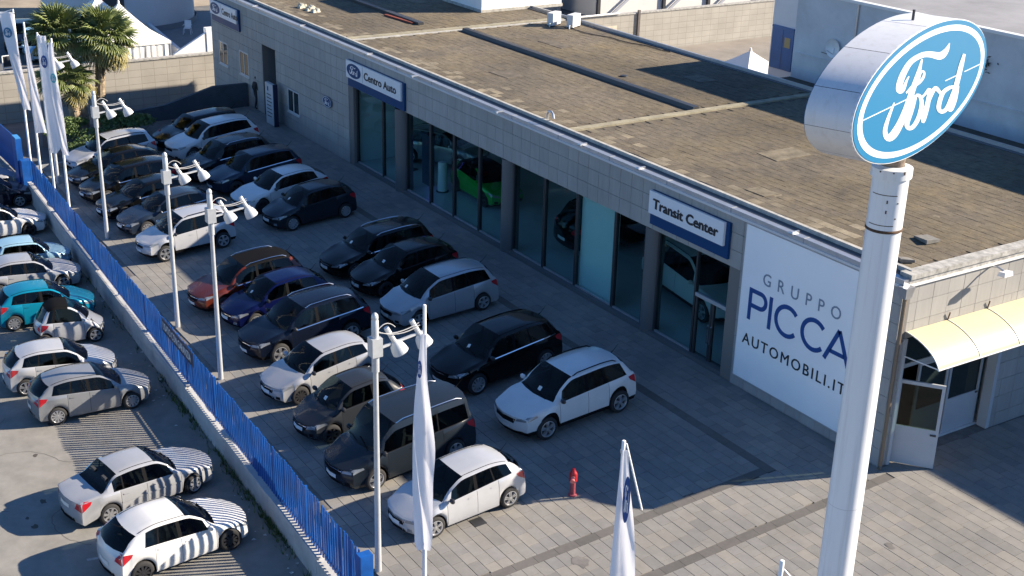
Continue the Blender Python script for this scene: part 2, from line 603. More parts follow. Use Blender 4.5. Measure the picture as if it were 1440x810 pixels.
def build_car_meshes(key, o):
    """all meshes of one kind of car, nose at -x, wheelbase centre at the origin, wheels on z=0"""
    p = dict(CARS[key])
    p.update(o)
    L, W, H, wb, fo, rw, clr = (p[k] for k in ('L', 'W', 'H', 'wb', 'fo', 'rw', 'clr'))
    hw = W/2
    xc, xr, xt, xg = (p[k]*L for k in ('xc', 'xr', 'xt', 'xg'))
    boxy = p.get('boxy', 0.72)
    deck = p.get('deck')
    zn, zcw, zg = p['zn'], p['zc'], p['zg']
    ztail = deck if deck else zg-0.10
    top_pts = [(0, zn), (.05*L, zn+.07), (.14*L, zn+(zcw-zn)*.62), (xc, zcw), ((xc+xr)/2, zcw+(H-.03-zcw)*.60), (xr, H-.035), ((xr+xt)/2, H), (xt, H+p['zt']), (xg, zg)]
    top_pts += [(L, ztail)] if not deck else [(.93*L, deck+.02), (L, deck-.04)]
    top = lambda x: pcurve(top_pts, x)
    bl = lambda x: p['b0']+(p['b1']-p['b0'])*ss(.1*L, .95*L, x)
    belt = lambda x: min(bl(x), top(x)-.035)
    wid = lambda x: hw*(.90+.10*ss(0, .20*L, x)-.07*ss(.80*L, L, x))
    zmid = (p['b0']+p['b1'])/2
    tt = lambda x: max(0, min(1, (top(x)-belt(x)-.07)/(H-zmid-.07)))
    xwf, xwr = fo, fo+wb
    Ra = rw*1.17

    def arch(x):
        z = clr
        for xw in (xwf, xwr):
            d = abs(x-xw)
            if d < Ra:
                z = max(z, rw*.98+math.sqrt(max(0, Ra*Ra-d*d)))
        return z
    xs = [0, .03, .08, .15, .25]
    for xw in (xwf, xwr):
        xs += [xw-Ra-.006, xw+Ra+.006]+[xw+Ra*math.cos(PI*k/10)*.999 for k in range(11)]
    one = p.get('doors', 2) == 1
    d1 = max(xwf+Ra+.03, xc+.02)
    d2 = (d1+xwr-Ra)/2+.12 if not one else min(xwr-Ra-.03, d1+1.15)
    d3 = xwr-Ra-.02
    cuts = [d1, d2]+([] if one else [d3])
    for c in cuts:
        xs += [c, c+.011]
    wa = xc+(xr-xc)*.42
    wz = xt-.10 if not deck else xt+(xg-xt)*.35
    if p.get('wz'):
        wz = p['wz']*L
    bp0, bp1 = d2-.05, d2+.06
    bq0, bq1 = d3-.13, d3-.085
    xs += [xc-.02, xc, xr, xt, xg, wa, wz, bp0, bp1]+([] if one else [bq0, bq1])+[ L-.10, L-.04, L-.015, L]
    xs += [xc+(xr-xc)*k/7 for k in range(1, 7)]+[xt+(xg-xt)*k/4 for k in range(1, 4)]
    xs += [xr+(xt-xr)*k/7 for k in range(1, 7)]+[.25+(xwf-Ra-.25)*.5, xc-.25, xc-.5]
    xs = sorted(x for x in xs if 0 <= x <= L)
    st = [xs[0]]
    for x in xs[1:]:
        if x-st[-1] > .0085:
            st.append(x)
    N = len(st)
    bf, br = p.get('bow', .26), .17

    def ring(x):
        wv, zs, zb, zt, t = wid(x), arch(x), belt(x), top(x), tt(x)
        zs0 = min(zs, zb-.12)
        gh = zt-zb
        y8 = (.86*wv)*(1-t**.85)+(hw*boxy+.045)*t**.85
        z8 = zb+.03+max(0, gh-.03)*(.60+(p.get('wtop', .87)-.60)*min(1, t*3)) if gh > .03 else zb+gh*.6
        y8 *= 1-.09*ss(.55*L, L, x)*t
        y9 = y8-.05*min(1, t*4)-.02
        z9 = zb+gh*(.80+.165*min(1, t*2))
        r = [(0, zs0*.5+clr*.5+.02), (.70*wv, zs0*.6+clr*.4), (.955*wv, zs0), (.985*wv, zs0+(.125 if p.get('clad') else .07)), (1.0*wv, zs0+(zb-zs0)*.42), (.992*wv, zs0+(zb-zs0)*.76),
             (.955*wv, zb), (.925*wv, zb+min(.022, gh*.3)), (y8, z8), (y9, z9), (.55*y9, zb+gh*.99), (0, zt)]
        fr = max(0, 1-x/.09)
        rr = max(0, 1-(L-x)/.09)
        offf = [.10, .10, .07, .0, -.02, .0, .015, .02, .02, .02, .01, .01]
        offr = [.10, .10, .06, .0, -.01, .01, .02, .03, .03, .03, .02, .02]
        out = []
        for i, (y, z) in enumerate(r):
            c = (y/wv)**2
            dx = bf*c*(1-ss(0, .30*L, x))-br*c*ss(.75*L, L, x)
            if i >= 8:
                ya = (y/max(.3, y8))**2
                dx += .13*ya*ss(xc-.25, xc, x)*(1-ss(xc, xr+.15, x)*.75)*(1-ss(xr, xr+.9, x))
                if not deck:
                    dx -= .06*ya*ss(xt-.3, xt, x)
            dx += offf[i]*fr-offr[i]*rr
            if i >= 8 and not deck:
                dx -= p.get('rake', .38)*max(0, z-zb)*ss(.52*L, .93*L, x)
            if i in (3, 4):
                near_ = max(0, 1-min(abs(x-xwf), abs(x-xwr))/(Ra*1.5))
                y += .022*near_*(3-2*near_)*near_
            out.append((x+dx, y, z))
        return out
    G = [ring(x) for x in st]
    NR = 12
    ox = -(fo+wb/2)
    V = []
    idx = {}
    for sgn in (1, -1):
        for s in range(N):
            for k in range(NR):
                if sgn == -1 and k in (0, 11):
                    idx[(s, k, -1)] = idx[(s, k, 1)]
                    continue
                x, y, z = G[s][k]
                idx[(s, k, sgn)] = len(V)
                V.append((x+ox, y*sgn, z))
    faces = {}

    def addf(cat, f, mi=0):
        faces.setdefault(cat, []).append((f, mi))
    clad_on = p.get('clad')
    for sgn in (1, -1):
        sd_ = 'n' if sgn == 1 else 'f'
        for s in range(N-1):
            xm = (st[s]+st[s+1])/2
            gapst = any(abs(st[s]-c) < .004 for c in cuts) and st[s+1]-st[s] < .016
            t0 = tt(xm)
            for k in range(NR-1):
                f = (idx[(s, k, sgn)], idx[(s+1, k, sgn)], idx[(s+1, k+1, sgn)], idx[(s, k+1, sgn)])
                if sgn == 1:
                    f = f[::-1]
                f = tuple(dict.fromkeys(f))
                cat, mi = 'body', 0
                if k < 2:
                    mi = 1
                elif k == 2:
                    mi = 1 if clad_on else 0
                if 2 < k < 6 and gapst:
                    mi = 1
                elif 2 <= k < 6 and d1 < xm < d2 and not gapst:
                    cat = 'door_a'+sd_
                elif 2 <= k < 6 and not one and d2 < xm < d3 and not gapst:
                    cat = 'door_b'+sd_
                if k == 7 and wa < xm < wz:
                    if bp0 < xm < bp1 or (not one and bq0 < xm < bq1 and wz > bq1+.12):
                        mi = 1
                    else:
                        cat = ('win_a' if xm < bp0 else 'win_b')+sd_
                if k in (9, 10):
                    if xc < xm < xr:
                        cat = 'windscreen'
                    elif xt < xm < xg:
                        cat = 'rear_window'
                if k >= 7 and .08 < xm < xc:
                    cat = 'bonnet'
                if p.get('roofblack') and k >= 8 and xr < xm < xt:
                    mi = 1
                addf(cat, f, mi)
    # end caps
    for s, sg in ((0, 1), (N-1, -1)):
        g = G[s]
        y7 = g[7][1]
        cols = [(11, 0.0), (10, g[10][1]/y7), (9, g[9][1]/y7), (8, g[8][1]/y7), (7, 1.0)]
        full = [(c, k, -1) for k, c in reversed(cols[1:])]+[(0.0, 11, 1)]+[(c, k, 1) for k, c in cols[1:]]
        rows = []
        for rk in (2, 3, 4, 5, 6):
            row = []
            for c, k, sgn in full:
                if abs(c-1) < 1e-6:
                    row.append(idx[(s, rk, sgn)])
                else:
                    x, y, z = g[rk]
                    wv = wid(st[s])
                    cy = c*y
                    bow = (bf if s == 0 else -br)
                    x2 = x-bow*((y/wv)**2)+bow*((cy/wv)**2)
                    V.append((x2+ox, cy*sgn, z))
                    row.append(len(V)-1)
            rows.append(row)
        rows.append([idx[(s, k, sgn)] for c, k, sgn in full])
        for r_ in range(5):
            for c in range(len(full)-1):
                f = (rows[r_][c], rows[r_][c+1], rows[r_+1][c+1], rows[r_+1][c])
                if s == 0:
                    f = f[::-1]
                addf('body', f, 1 if (r_ == 0 and (clad_on or s == 0)) else 0)
    allf = [f for c in faces.values() for f, m in c]
    bvh = BVHTree.FromPolygons(V, allf)
    out = []

    def emit(name, cat, mats, smooth=True):
        fl = faces.get(cat)
        if not fl:
            return
        used = {}
        vv, ff, mm = [], [], []
        for f, m in fl:
            q = []
            for i in f:
                if i not in used:
                    used[i] = len(vv)
                    vv.append(V[i])
                q.append(used[i])
            ff.append(tuple(q))
            mm.append(m)
        me = bpy.data.meshes.new(name)
        me.from_pydata(vv, [], ff)
        for m in mats:
            me.materials.append(m)
        me.polygons.foreach_set('material_index', mm)
        if smooth:
            me.shade_smooth()
            me.set_sharp_from_angle(angle=R(42))
        out.append((name, me, mats[0] is P_WHITE, (0, 0, 0), []))
    emit('body', 'body', [P_WHITE, black])
    emit('bonnet', 'bonnet', [P_WHITE])
    emit('windscreen', 'windscreen', [cglass_m])
    emit('rear_window', 'rear_window', [cglass_m])
    for sd_ in 'nf':
        for a in 'ab':
            emit('door', 'door_'+a+sd_, [P_WHITE, black])
            emit('side_window', 'win_'+a+sd_, [cglass_m])

    def patch(mb, d, quad, n=6, m=3, off=.007, mi=0):
        """a patch laid on the body: d = 'f' seen from the nose, 'r' from the tail, 'n'/'o' from the sides"""
        q = [Vector(c) for c in quad]
        P_ = []
        for i in range(n+1):
            for j in range(m+1):
                a, b = i/n, j/m
                c = (q[0]*(1-a)+q[1]*a)*(1-b)+(q[3]*(1-a)+q[2]*a)*b
                if d == 'f':
                    og, dr = Vector((-6, c[0], c[1])), Vector((1, 0, 0))
                elif d == 'r':
                    og, dr = Vector((6, c[0], c[1])), Vector((-1, 0, 0))
                elif d == 'n':
                    og, dr = Vector((c[0], 4, c[1])), Vector((0, -1, 0))
                elif d == 'o':
                    og, dr = Vector((c[0], -4, c[1])), Vector((0, 1, 0))
                else:
                    og, dr = Vector((c[0], c[1], 5)), Vector((0, 0, -1))
                h = bvh.ray_cast(og, dr)
                P_.append(h[0]-dr*off if h[0] else None)
        vs, mp = [], {}
        for i, v in enumerate(P_):
            if v is not None:
                mp[i] = len(vs)
                vs.append(v)
        fs = []
        for i in range(n):
            for j in range(m):
                ids = (i*(m+1)+j, (i+1)*(m+1)+j, (i+1)*(m+1)+j+1, i*(m+1)+j+1)
                if all(k in mp for k in ids):
                    f = tuple(mp[k] for k in ids)
                    pts = [vs[k] for k in f]
                    if max((pts[a]-pts[b]).length for a in range(4) for b in range(4)) < .45:
                        nn = (pts[1]-pts[0]).cross(pts[2]-pts[0])
                        fs.append(f if nn.dot(dr) < 0 else f[::-1])
        mb.add(vs, fs, mi)

    def emb(name, mb, m, kids=(), painted=False, loc=(0, 0, 0), smooth=True):
        if mb.f:
            out.append((name, mb.mesh(name, m, smooth), painted, loc, list(kids)))
    xl = lambda x: x+ox
    hl = p.get('hl', 1.0)
    tl = p.get('tl', 1.0)
    for sgn in (1, -1):
        mb = MB()
        patch(mb, 'f', [(sgn*hw*.50, zn-.12*hl), (sgn*hw*.845, zn-.085*hl), (sgn*hw*.83, zn+.025), (sgn*hw*.54, zn-.045)], 10, 4)
        patch(mb, 'n' if sgn == 1 else 'o', [(xl(.265), zn-.09*hl), (xl(.60), zn-.005), (xl(.58), zn+.05), (xl(.27), zn+.03)], 8, 3)
        emb('headlight', mb, lamp_m)
        mb = MB()
        zr = p['b1']
        patch(mb, 'r', [(sgn*hw*.60, zr-.26*tl), (sgn*hw*.895, zr-.32*tl), (sgn*hw*.875, zr-.03), (sgn*hw*.70, zr-.08)], 8, 6)
        patch(mb, 'n' if sgn == 1 else 'o', [(xl(L-.42), zr-.16*tl), (xl(L-.185), zr-.32*tl), (xl(L-.215), zr-.03), (xl(L-.48), zr-.06)], 8, 6)
        emb('tail_light', mb, red_m)
        mb = MB()
        patch(mb, 'f', [(sgn*hw*.60, .30), (sgn*hw*.78, .30), (sgn*hw*.78, .40), (sgn*hw*.62, .40)], 3, 2)
        emb('fog_light', mb, lamp_m if p.get('fog') else black)
    mb = MB()
    patch(mb, 'f', [(-hw*.45, zn-.20), (hw*.45, zn-.20), (hw*.50, zn-.06), (-hw*.50, zn-.06)], 10, 3, .006)
    emb('grille', mb, black)
    if p.get('chrome', 1):
        mb = MB()
        patch(mb, 'f', [(-hw*.50, zn-.085), (hw*.50, zn-.085), (hw*.50, zn-.066), (-hw*.50, zn-.066)], 10, 1, .012)
        emb('grille_bar', mb, chrome_m)
    mb = MB()
    patch(mb, 'f', [(-hw*.55, .27), (hw*.55, .27), (hw*.50, .37), (-hw*.50, .37)], 8, 2, .006)
    emb('lower_grille', mb, black)
    mb = MB()
    patch(mb, 'f', [(-.26, .41), (.26, .41), (.26, .52), (-.26, .52)], 4, 1, .014)
    emb('number_plate', mb, plate_m)
    mb = MB()
    zpl = .62 if deck or p.get('hiplate') else .50
    patch(mb, 'r', [(-.26, zpl), (.26, zpl), (.26, zpl+.11), (-.26, zpl+.11)], 4, 1, .014)
    emb('number_plate', mb, plate_m)
    mb = MB()
    patch(mb, 'r', [(-hw*.6, .26), (hw*.6, .26), (hw*.55, .36), (-hw*.55, .36)], 6, 1, .006)
    emb('rear_skirt', mb, black)
    for sgn, dr in ((1, 'n'), (-1, 'o')):
        for xh in ([d2-.20] if one else [d2-.20, d3-.16]):
            mb = MB()
            zh = bl(xh)-.13
            patch(mb, dr, [(xl(xh-.09), zh), (xl(xh+.09), zh+.008), (xl(xh+.09), zh+.04), (xl(xh-.09), zh+.03)], 3, 1, .022)
            emb('door_handle', mb, chrome_m if p.get('chromehandle') else P_WHITE, painted=not p.get('chromehandle'))
        # sill line chrome under the windows
        if p.get('winchrome'):
            mb = MB()
            for k in range(10):
                a, b = wa+.05+(wz-wa-.05)*k/10, wa+.05+(wz-wa-.05)*(k+1)/10
                patch(mb, dr, [(xl(a), belt(a)-.012), (xl(b), belt(b)-.012), (xl(b), belt(b)+.012), (xl(a), belt(a)+.012)], 1, 1, .010)
            emb('window_trim', mb, chrome_m)
        if p.get('strip'):
            mb = MB()
            for k in range(8):
                a, b = d1+(d3-d1)*k/8, d1+(d3-d1)*(k+1)/8
                patch(mb, dr, [(xl(a), .56), (xl(b), .56), (xl(b), .61), (xl(a), .61)], 1, 1, .014)
            emb('rubbing_strip', mb, P_WHITE, painted=True)
        # mirror
        mb = MB()
        xm_ = xl(wa-.02)
        zm = belt(wa)+.09
        ys = sgn*(wid(wa)*.93)
        pr = [(.0, .0), (.065, .012), (.085, .045), (.075, .09), (.03, .115), (0, .12)]
        nseg = 10
        vs, fs = [], []
        for k, (r_, h) in enumerate(pr):
            for j in range(nseg):
                a = 2*PI*j/nseg
                vs.append((xm_+r_*.85*math.cos(a), ys+sgn*(.115+r_*1.25*math.sin(a)), zm-.05+h*1.15))
        for k in range(len(pr)-1):
            for j in range(nseg):
                f = (k*nseg+j, k*nseg+(j+1) % nseg, (k+1)*nseg+(j+1) % nseg, (k+1)*nseg+j)
                fs.append(f)
        mb.add(vs, fs)
        mb.box(xm_-.02, xm_+.03, min(ys-sgn*.03, ys+sgn*.08), max(ys-sgn*.03, ys+sgn*.08), zm-.05, zm-.015)
        emb('wing_mirror', mb, P_WHITE, painted=True)
        if p.get('rails'):
            mb = MB()
            pts = []
            for k in range(11):
                x = xr+.02+(xt-.22-xr)*k/10
                rg = ring(x)
                lift = -.01 if k in (0, 10) else .05
                pts.append((rg[9][0]+ox, sgn*(rg[9][1]-.015), rg[9][2]+lift))
            mb.tube(pts, .017, 6)
            emb('roof_rail', mb, chrome_m if p['rails'] == 1 else black)
        else:
            mb = MB()
            pts = []
            for k in range(13):
                x = xr-.05+(xt-.06-xr)*k/12
                rg = ring(x)
                a_, b_ = Vector(rg[9]), Vector(rg[10])
                q = a_.lerp(b_, .14)
                pts.append((q.x+ox, sgn*q.y, q.z+.004))
            mb.tube(pts, .009, 5)
            emb('roof_seal', mb, black)
        # black sill of the glass
        mb = MB()
        pts = []
        for k in range(11):
            x = wa+(wz-wa)*k/10
            rg = ring(x)
            pts.append((rg[7][0]+ox, sgn*(rg[7][1]+.002), rg[7][2]-.002))
        mb.tube(pts, .012, 5)
        emb('window_seal', mb, black)
    # cabin: floor tray, dashboard, seats
    zf, zb_ = clr+.12, p['b0']
    cab = MB()
    cab.box(xl(xc-.25), xl(L-.22), -hw*.80, hw*.80, clr+.05, clr+.10)
    cab.hexa([(xl(xc-.28), -hw*.80, zb_-.30), (xl(xc+.42), -hw*.80, zb_-.30), (xl(xc+.42), hw*.80, zb_-.30), (xl(xc-.28), hw*.80, zb_-.30)], [(xl(xc-.02), -hw*.78, zb_-.0), (xl(xc+.36), -hw*.78, zb_-.03), (xl(xc+.36), hw*.78, zb_-.03), (xl(xc-.02), hw*.78, zb_-.0)])
    if not deck:
        cab.box(xl(xwr+.05), xl(L-.25), -hw*.76, hw*.76, zb_-.12, zb_-.08)
    else:
        cab.box(xl(xwr+.02), xl(xg-.1), -hw*.76, hw*.76, zb_-.02, zb_+.02)
    emb('cabin', cab, cabin_m, smooth=False)
    hz = min(H-.20, zb_+.42)
    spots_ = [(xc+.95, s_*hw*.42, .23) for s_ in (1, -1)]
    if not one:
        spots_ += [(xc+1.85, s_*hw*.40, .24) for s_ in (1, -1)]
    for (sx_, sy_, sw_) in spots_:
        stt = MB()
        stt.hexa([(xl(sx_-.30), sy_-sw_, zf), (xl(sx_+.20), sy_-sw_, zf), (xl(sx_+.20), sy_+sw_, zf), (xl(sx_-.30), sy_+sw_, zf)], [(xl(sx_-.34), sy_-sw_, zf+.34), (xl(sx_+.20), sy_-sw_, zf+.28), (xl(sx_+.20), sy_+sw_, zf+.28), (xl(sx_-.34), sy_+sw_, zf+.34)])
        stt.hexa([(xl(sx_+.06), sy_-sw_, zf+.3), (xl(sx_+.20), sy_-sw_, zf+.3), (xl(sx_+.20), sy_+sw_, zf+.3), (xl(sx_+.06), sy_+sw_, zf+.3)], [(xl(sx_+.24), sy_-sw_*.8, hz-.14), (xl(sx_+.33), sy_-sw_*.8, hz-.14), (xl(sx_+.33), sy_+sw_*.8, hz-.14), (xl(sx_+.24), sy_+sw_*.8, hz-.14)])
        stt.box(xl(sx_+.27), xl(sx_+.35), sy_-.12, sy_+.12, hz-.12, hz+.04)
        emb('seat', stt, seat_m, smooth=False)
    sw2 = MB()
    sw2.tube([(xl(xc+.55)+.05*math.sin(a), -hw*.42+.17*math.cos(a), zb_+.02+.16*math.sin(a)) for a in [2*PI*k/12 for k in range(13)]], .016, 5, cap=False)
    emb('steering_wheel', sw2, black)
    # wiper + antenna + steering wheel side things
    mb = MB()
    for (ya, yb) in ((-.55*hw, .05*hw), (.12*hw, .68*hw)):
        pts = []
        for k in range(5):
            y = ya+(yb-ya)*k/4
            x = xl(xc+.05+.10*(k/4))
            h = bvh.ray_cast(Vector((x, y, 4)), Vector((0, 0, -1)))
            if h[0]:
                pts.append((x, y, h[0].z+.014))
        if len(pts) > 2:
            mb.tube(pts, .011, 4)
    emb('wiper', mb, black)
    if p.get('antenna', 1):
        mb = MB()
        h = bvh.ray_cast(Vector((xl(xt-.12), 0, 4)), Vector((0, 0, -1)))
        z = h[0].z if h[0] else H
        mb.tube([(xl(xt-.12), 0, z-.01), (xl(xt-.02), 0, z+.04), (xl(xt+.16), 0, z+.20)], [.02, .008, .005], 5)
        emb('antenna', mb, black)
    if p.get('paper', 0):
        mb = MB()
        c0 = -hw*.30+.13*p['paper']
        wq = .11+.02*(p['paper'] % 2)
        patch(mb, 't', [(xl(xc+.15), c0), (xl(xc+.14), c0+wq), (xl(xc+.24), c0+wq+.02), (xl(xc+.25), c0+.02)], 2, 2, .006)
        emb('windscreen_card', mb, plate_m)
    # wheels
    tw = .205
    ty = MB()
    ty.lathe([(rw*.66, -tw/2), (rw*.90, -tw/2), (rw*.985, -tw*.36), (rw, -tw*.2), (rw, tw*.2), (rw*.985, tw*.36), (rw*.90, tw/2), (rw*.70, tw/2), (rw*.66, tw*.38)], 24, 0, 'Y')
    ty.lathe([(0.001, -tw*.3), (rw*.66, -tw*.3)], 24, 0, 'Y')
    tyre = ty.mesh('wheel', tyre_m, True, 50, fix=True)
    rm = MB()
    style = p.get('rim', 5)
    ro = rw*.70
    rm.lathe([(ro, tw*.30), (ro, tw*.50), (ro*.93, tw*.52), (ro*.88, tw*.40), (ro*.86, tw*.1)], 24, 0, 'Y')
    rm.lathe([(0.001, tw*.20), (ro*.90, tw*.20)], 24, 1, 'Y')
    rm.lathe([(0.001, tw*.50), (ro*.20, tw*.48), (ro*.24, tw*.30)], 12, 0, 'Y')
    for k in range(style):
        a = 2*PI*k/style+.3
        for off in ((-.12, .12) if style <= 5 else (0,)):
            a1, a2 = a+off*1.2, a+off*.8
            wi, wo = (.022, .030) if style <= 5 else (.030, .036)
            if style >= 9:
                wi, wo = .02, .034
            c, s_ = math.cos(a1), math.sin(a1)
            c2, s2 = math.cos(a2), math.sin(a2)
            q = []
            for yy in (tw*.22, tw*.47):
                for (r_, cc, sn, ww) in ((ro*.15, c, s_, wi), (ro*.92, c2, s2, wo)):
                    for e in (-1, 1):
                        q.append((r_*cc-sn*ww*e, yy, r_*sn+cc*ww*e))
            rm.add(q, [(0, 1, 3, 2), (4, 6, 7, 5), (0, 2, 6, 4), (1, 5, 7, 3), (0, 4, 5, 1), (2, 3, 7, 6)], 0)
    rimmats = [rim_m, rimdark_m] if not p.get('darkrim') else [rimdark_m, black]
    rim = rm.mesh('rim', rimmats, True, 30, fix=True)
    wheels = [(xl(xw), sgn*(hw-tw/2+.005)) for xw in (xwf, xwr) for sgn in (1, -1)]
    return dict(parts=out, tyre=tyre, rim=rim, wheels=wheels, rw=rw, wb=wb, hw=hw, W=W)


CAR_CACHE = {}


def car(key, paint_m, contacts, theta, near, z_of, scale, label, group, name='parked_car', cat='car', ry=0.0, steer=0, **o):
    """contacts: where the near side's front tyre (and rear tyre) meet the ground; theta: direction nose to tail"""
    ck = (key, tuple(sorted(o.items())))
    if ck not in CAR_CACHE:
        CAR_CACHE[ck] = build_car_meshes(key, o)
    c = CAR_CACHE[ck]
    th = R(theta)
    ex = Vector((math.cos(th), math.sin(th)))
    ey = Vector((-math.sin(th), math.cos(th)))
    sy = near*(c['hw']-.02)*scale
    ps = []
    for i, q in enumerate(contacts):
        lx = (-c['wb']/2 if i == 0 else c['wb']/2)*scale
        ps.append(Vector(q)-ex*lx-ey*sy)
    ctr = sum(ps, Vector((0, 0)))/len(ps)
    root = thing(name, label, cat, (ctr.x, ctr.y, z_of(ctr.x, ctr.y)), th, group, scale)
    root.rotation_euler = (0, ry, th)
    for nm, me, painted, loc, kids in c['parts']:
        ob = inst(nm, me, root, loc)
        if painted:
            ob.material_slots[0].link = 'OBJECT'
            ob.material_slots[0].material = paint_m
    for i, (wx, wy) in enumerate(c['wheels']):
        rz = 0 if wy > 0 else PI
        if i < 2 and steer:
            rz += R(steer)
        wo = inst('wheel', c['tyre'], root, (wx, wy, c['rw']), (0, 0, rz))
        inst('rim', c['rim'], wo)
    return root
# ------------------------------------------------------------------ ground
YF = 25.75
SLOPE = 0.045
XE = -20.80
fence_y = lambda x: 11.44-.036*(x+35)
wall_top = lambda x: -.735-.0135*(x+35)*.5
street_z = lambda x, y: -1.5


def fore_z(x, y):
    yb = fence_y(x)+.32
    z = SLOPE*(min(y, YF)-YF)
    if y < yb+.75:
        z -= .12*(1-ss(yb+.1, yb+.75, y))
    return z


def settle(root, loc):
    L_ = Vector(loc)
    for c in root.children:
        c.location = c.location-L_
    root.location = L_


def seen(p, m=0.03):
    q = Vector(p)-Vector((0, 0, HC))
    x, y, z = q.dot(r2), q.dot(u2), q.dot(fw)
    if z <= 0:
        return False
    return abs(1830*x/z) < 720*(1+m) and abs(1830*y/z) < 405*(1+m)


def dist(p):
    return (Vector(p)-Vector((0, 0, HC))).length


mb = MB()
mb.add([(-600, -400, -2.4), (400, -400, -2.4), (400, 700, -2.4), (-600, 700, -2.4)], [(0, 1, 2, 3)])
o = mb.obj('ground', mat('dry_ground', (0.22, 0.20, 0.165), 0.95, nscale=0.15, namt=0.3, bump=0.3, bscale=30))
tag(o, kind='structure')
mb = MB()
xs_ = [-300, -59.5, -50, -40, -30, -20, 0, 80]
for i in range(len(xs_)-1):
    a, b = xs_[i], xs_[i+1]
    ya, yb_ = (fence_y(a)+.1, fence_y(b)+.1) if a > -300 else (12.4, 12.4)
    mb.hexa([(a, -200, -2.3), (b, -200, -2.3), (b, yb_, -2.3), (a, ya, -2.3)], [(a, -200, -1.5), (b, -200, -1.5), (b, yb_, -1.5), (a, ya, -1.5)])
o = mb.obj('street', asphalt)
tag(o, kind='structure')
# worn white bay lines and patches on the street
for (x0, y0, x1, y1, wd) in ((-29.55, 6.45, -29.35, 7.35, .10),):
    mb = MB()
    mb.add([(x0, y0, -1.496), (x0+wd, y0, -1.496), (x1+wd, y1, -1.496), (x1, y1, -1.496)], [(0, 1, 2, 3)])
    tag(mb.obj('road_marking', mat('worn_white', (0.42, 0.41, 0.39), 0.9, nscale=5, namt=0.4)), kind='structure')
random.seed(3)
for k in range(7):
    x, y = random.uniform(-38, -28), random.uniform(4.5, 8.5)
    mb = MB()
    n = 9
    rr = random.uniform(.06, .16)
    mb.add([(x+rr*random.uniform(.6, 1.4)*math.cos(2*PI*i/n), y+rr*.7*random.uniform(.6, 1.4)*math.sin(2*PI*i/n), -1.4955) for i in range(n)], [tuple(range(n))])
    tag(mb.obj('oil_stain', mat('oil', (0.07, 0.06, 0.05), 0.8)), kind='structure')
random.seed(17)
ck = MB()
for k in range(5):
    x, y, a = random.uniform(-40, -28), random.uniform(3.5, 8), random.uniform(0, 6.28)
    for j in range(26):
        x2, y2 = x+math.cos(a)*.16, y+math.sin(a)*.16
        nx, ny = -math.sin(a)*.008, math.cos(a)*.008
        ck.add([(x-nx, y-ny, -1.4965), (x2-nx, y2-ny, -1.4965), (x2+nx, y2+ny, -1.4965), (x+nx, y+ny, -1.4965)], [(0, 1, 2, 3)])
        x, y, a = x2, y2, a+random.uniform(-.5, .5)
tag(ck.obj('street_cracks', mat('crack', (.10, .09, .08), .9)), kind='stuff')
lt = MB()
for k in range(46):
    x = random.uniform(-52, -25)
    y, s_, a = fence_y(x)-abs(random.gauss(.3, .35))-.05, random.uniform(.02, .07), random.uniform(0, 3)
    c, s2_ = math.cos(a)*s_, math.sin(a)*s_
    lt.add([(x-c, y-s2_, -1.495), (x+s2_, y-c, -1.495+s_*.4), (x+c, y+s2_, -1.495), (x-s2_, y+c, -1.495+s_*.3)], [(0, 1, 2, 3)])
tag(lt.obj('litter', mat('litter_pale', (.55, .55, .52), .8, nscale=8, namt=.5)), kind='stuff')
# side road that drops behind the forecourt
mb = MB()
for (xa, za, xb, zb_) in ((-60.75, -.62, -66, -1.0), (-66, -1.0, -77, -2.35)):
    mb.hexa([(xb, 12.75, -2.39), (xa, 12.75, -2.39), (xa, 40, -2.39), (xb, 40, -2.39)], [(xb, 12.75, zb_), (xa, 12.75, za), (xa, 40, za), (xb, 40, zb_)])
tag(mb.obj('side_road', asphalt_dark), kind='structure')
# ground behind the boundary wall
mb = MB()
mb.box(-400, -77.35, 12.6, 300, -2.38, -1.5)
tag(mb.obj('back_street', asphalt_dark), kind='structure')
mb = MB()
mb.add([(-300, 10, -1.49), (-104, 10, -1.49), (-104, 60, -1.49), (-300, 60, -1.49)], [(0, 1, 2, 3)])
tag(mb.obj('verge', mat('verge_dirt', (0.30, 0.25, 0.19), 0.95, nscale=.4, namt=.3)), kind='structure')

# forecourt bed under the slabs
fore = MB()
ys_ = [None, 0.05, 0.2, 0.45, 0.76, 1.2]
cols_x = [-60.8, -55, -50, -45, -40, -35, -30, -25, -20, -15, -10, -4, 8]
grid = []
for x in cols_x:
    y0 = fence_y(x)+.30
    row = [(x, y0, -1.6), (x, y0+.005, fore_z(x, y0)-.02)]
    for d in (.15, .3, .45, .6, .76, 1.2):
        row.append((x, y0+d, fore_z(x, y0+d)-.02))
    row += [(x, YF+.2, -.02), (x, 44, -.02)]
    grid.append(row)
vs, fs = [], []
for r_ in grid:
    vs += r_
n = len(grid[0])
for i in range(len(grid)-1):
    for j in range(n-1):
        fs.append((i*n+j, (i+1)*n+j, (i+1)*n+j+1, i*n+j+1))
fore.add(vs, fs)
# left block with kerb face
fore.box(-67.2, -60.81, 14.9, 44, -2.0, -.30)
FORE = fore.obj('forecourt', paving_joint)
tag(FORE, kind='structure')

# slabs
slab_me = MB().hexa([(-.5, -.219, -.03), (.5, -.219, -.03), (.5, .219, -.03), (-.5, .219, -.03)], [(-.497, -.216, 0), (.497, -.216, 0), (.497, .216, 0), (-.497, .216, 0)]).mesh('paving_slab', paving)
slabs = []
random.seed(11)


def row_slabs(y, wy, segs):
    for a, b in segs:
        x = a-random.uniform(0, .7)
        while x < b:
            l_ = random.choice((.44, .55, .55, .66))
            xa, xb = max(a, x), min(b, x+l_)
            if xb-xa > .08:
                slabs.append((xa, xb, y, wy))
            x += l_


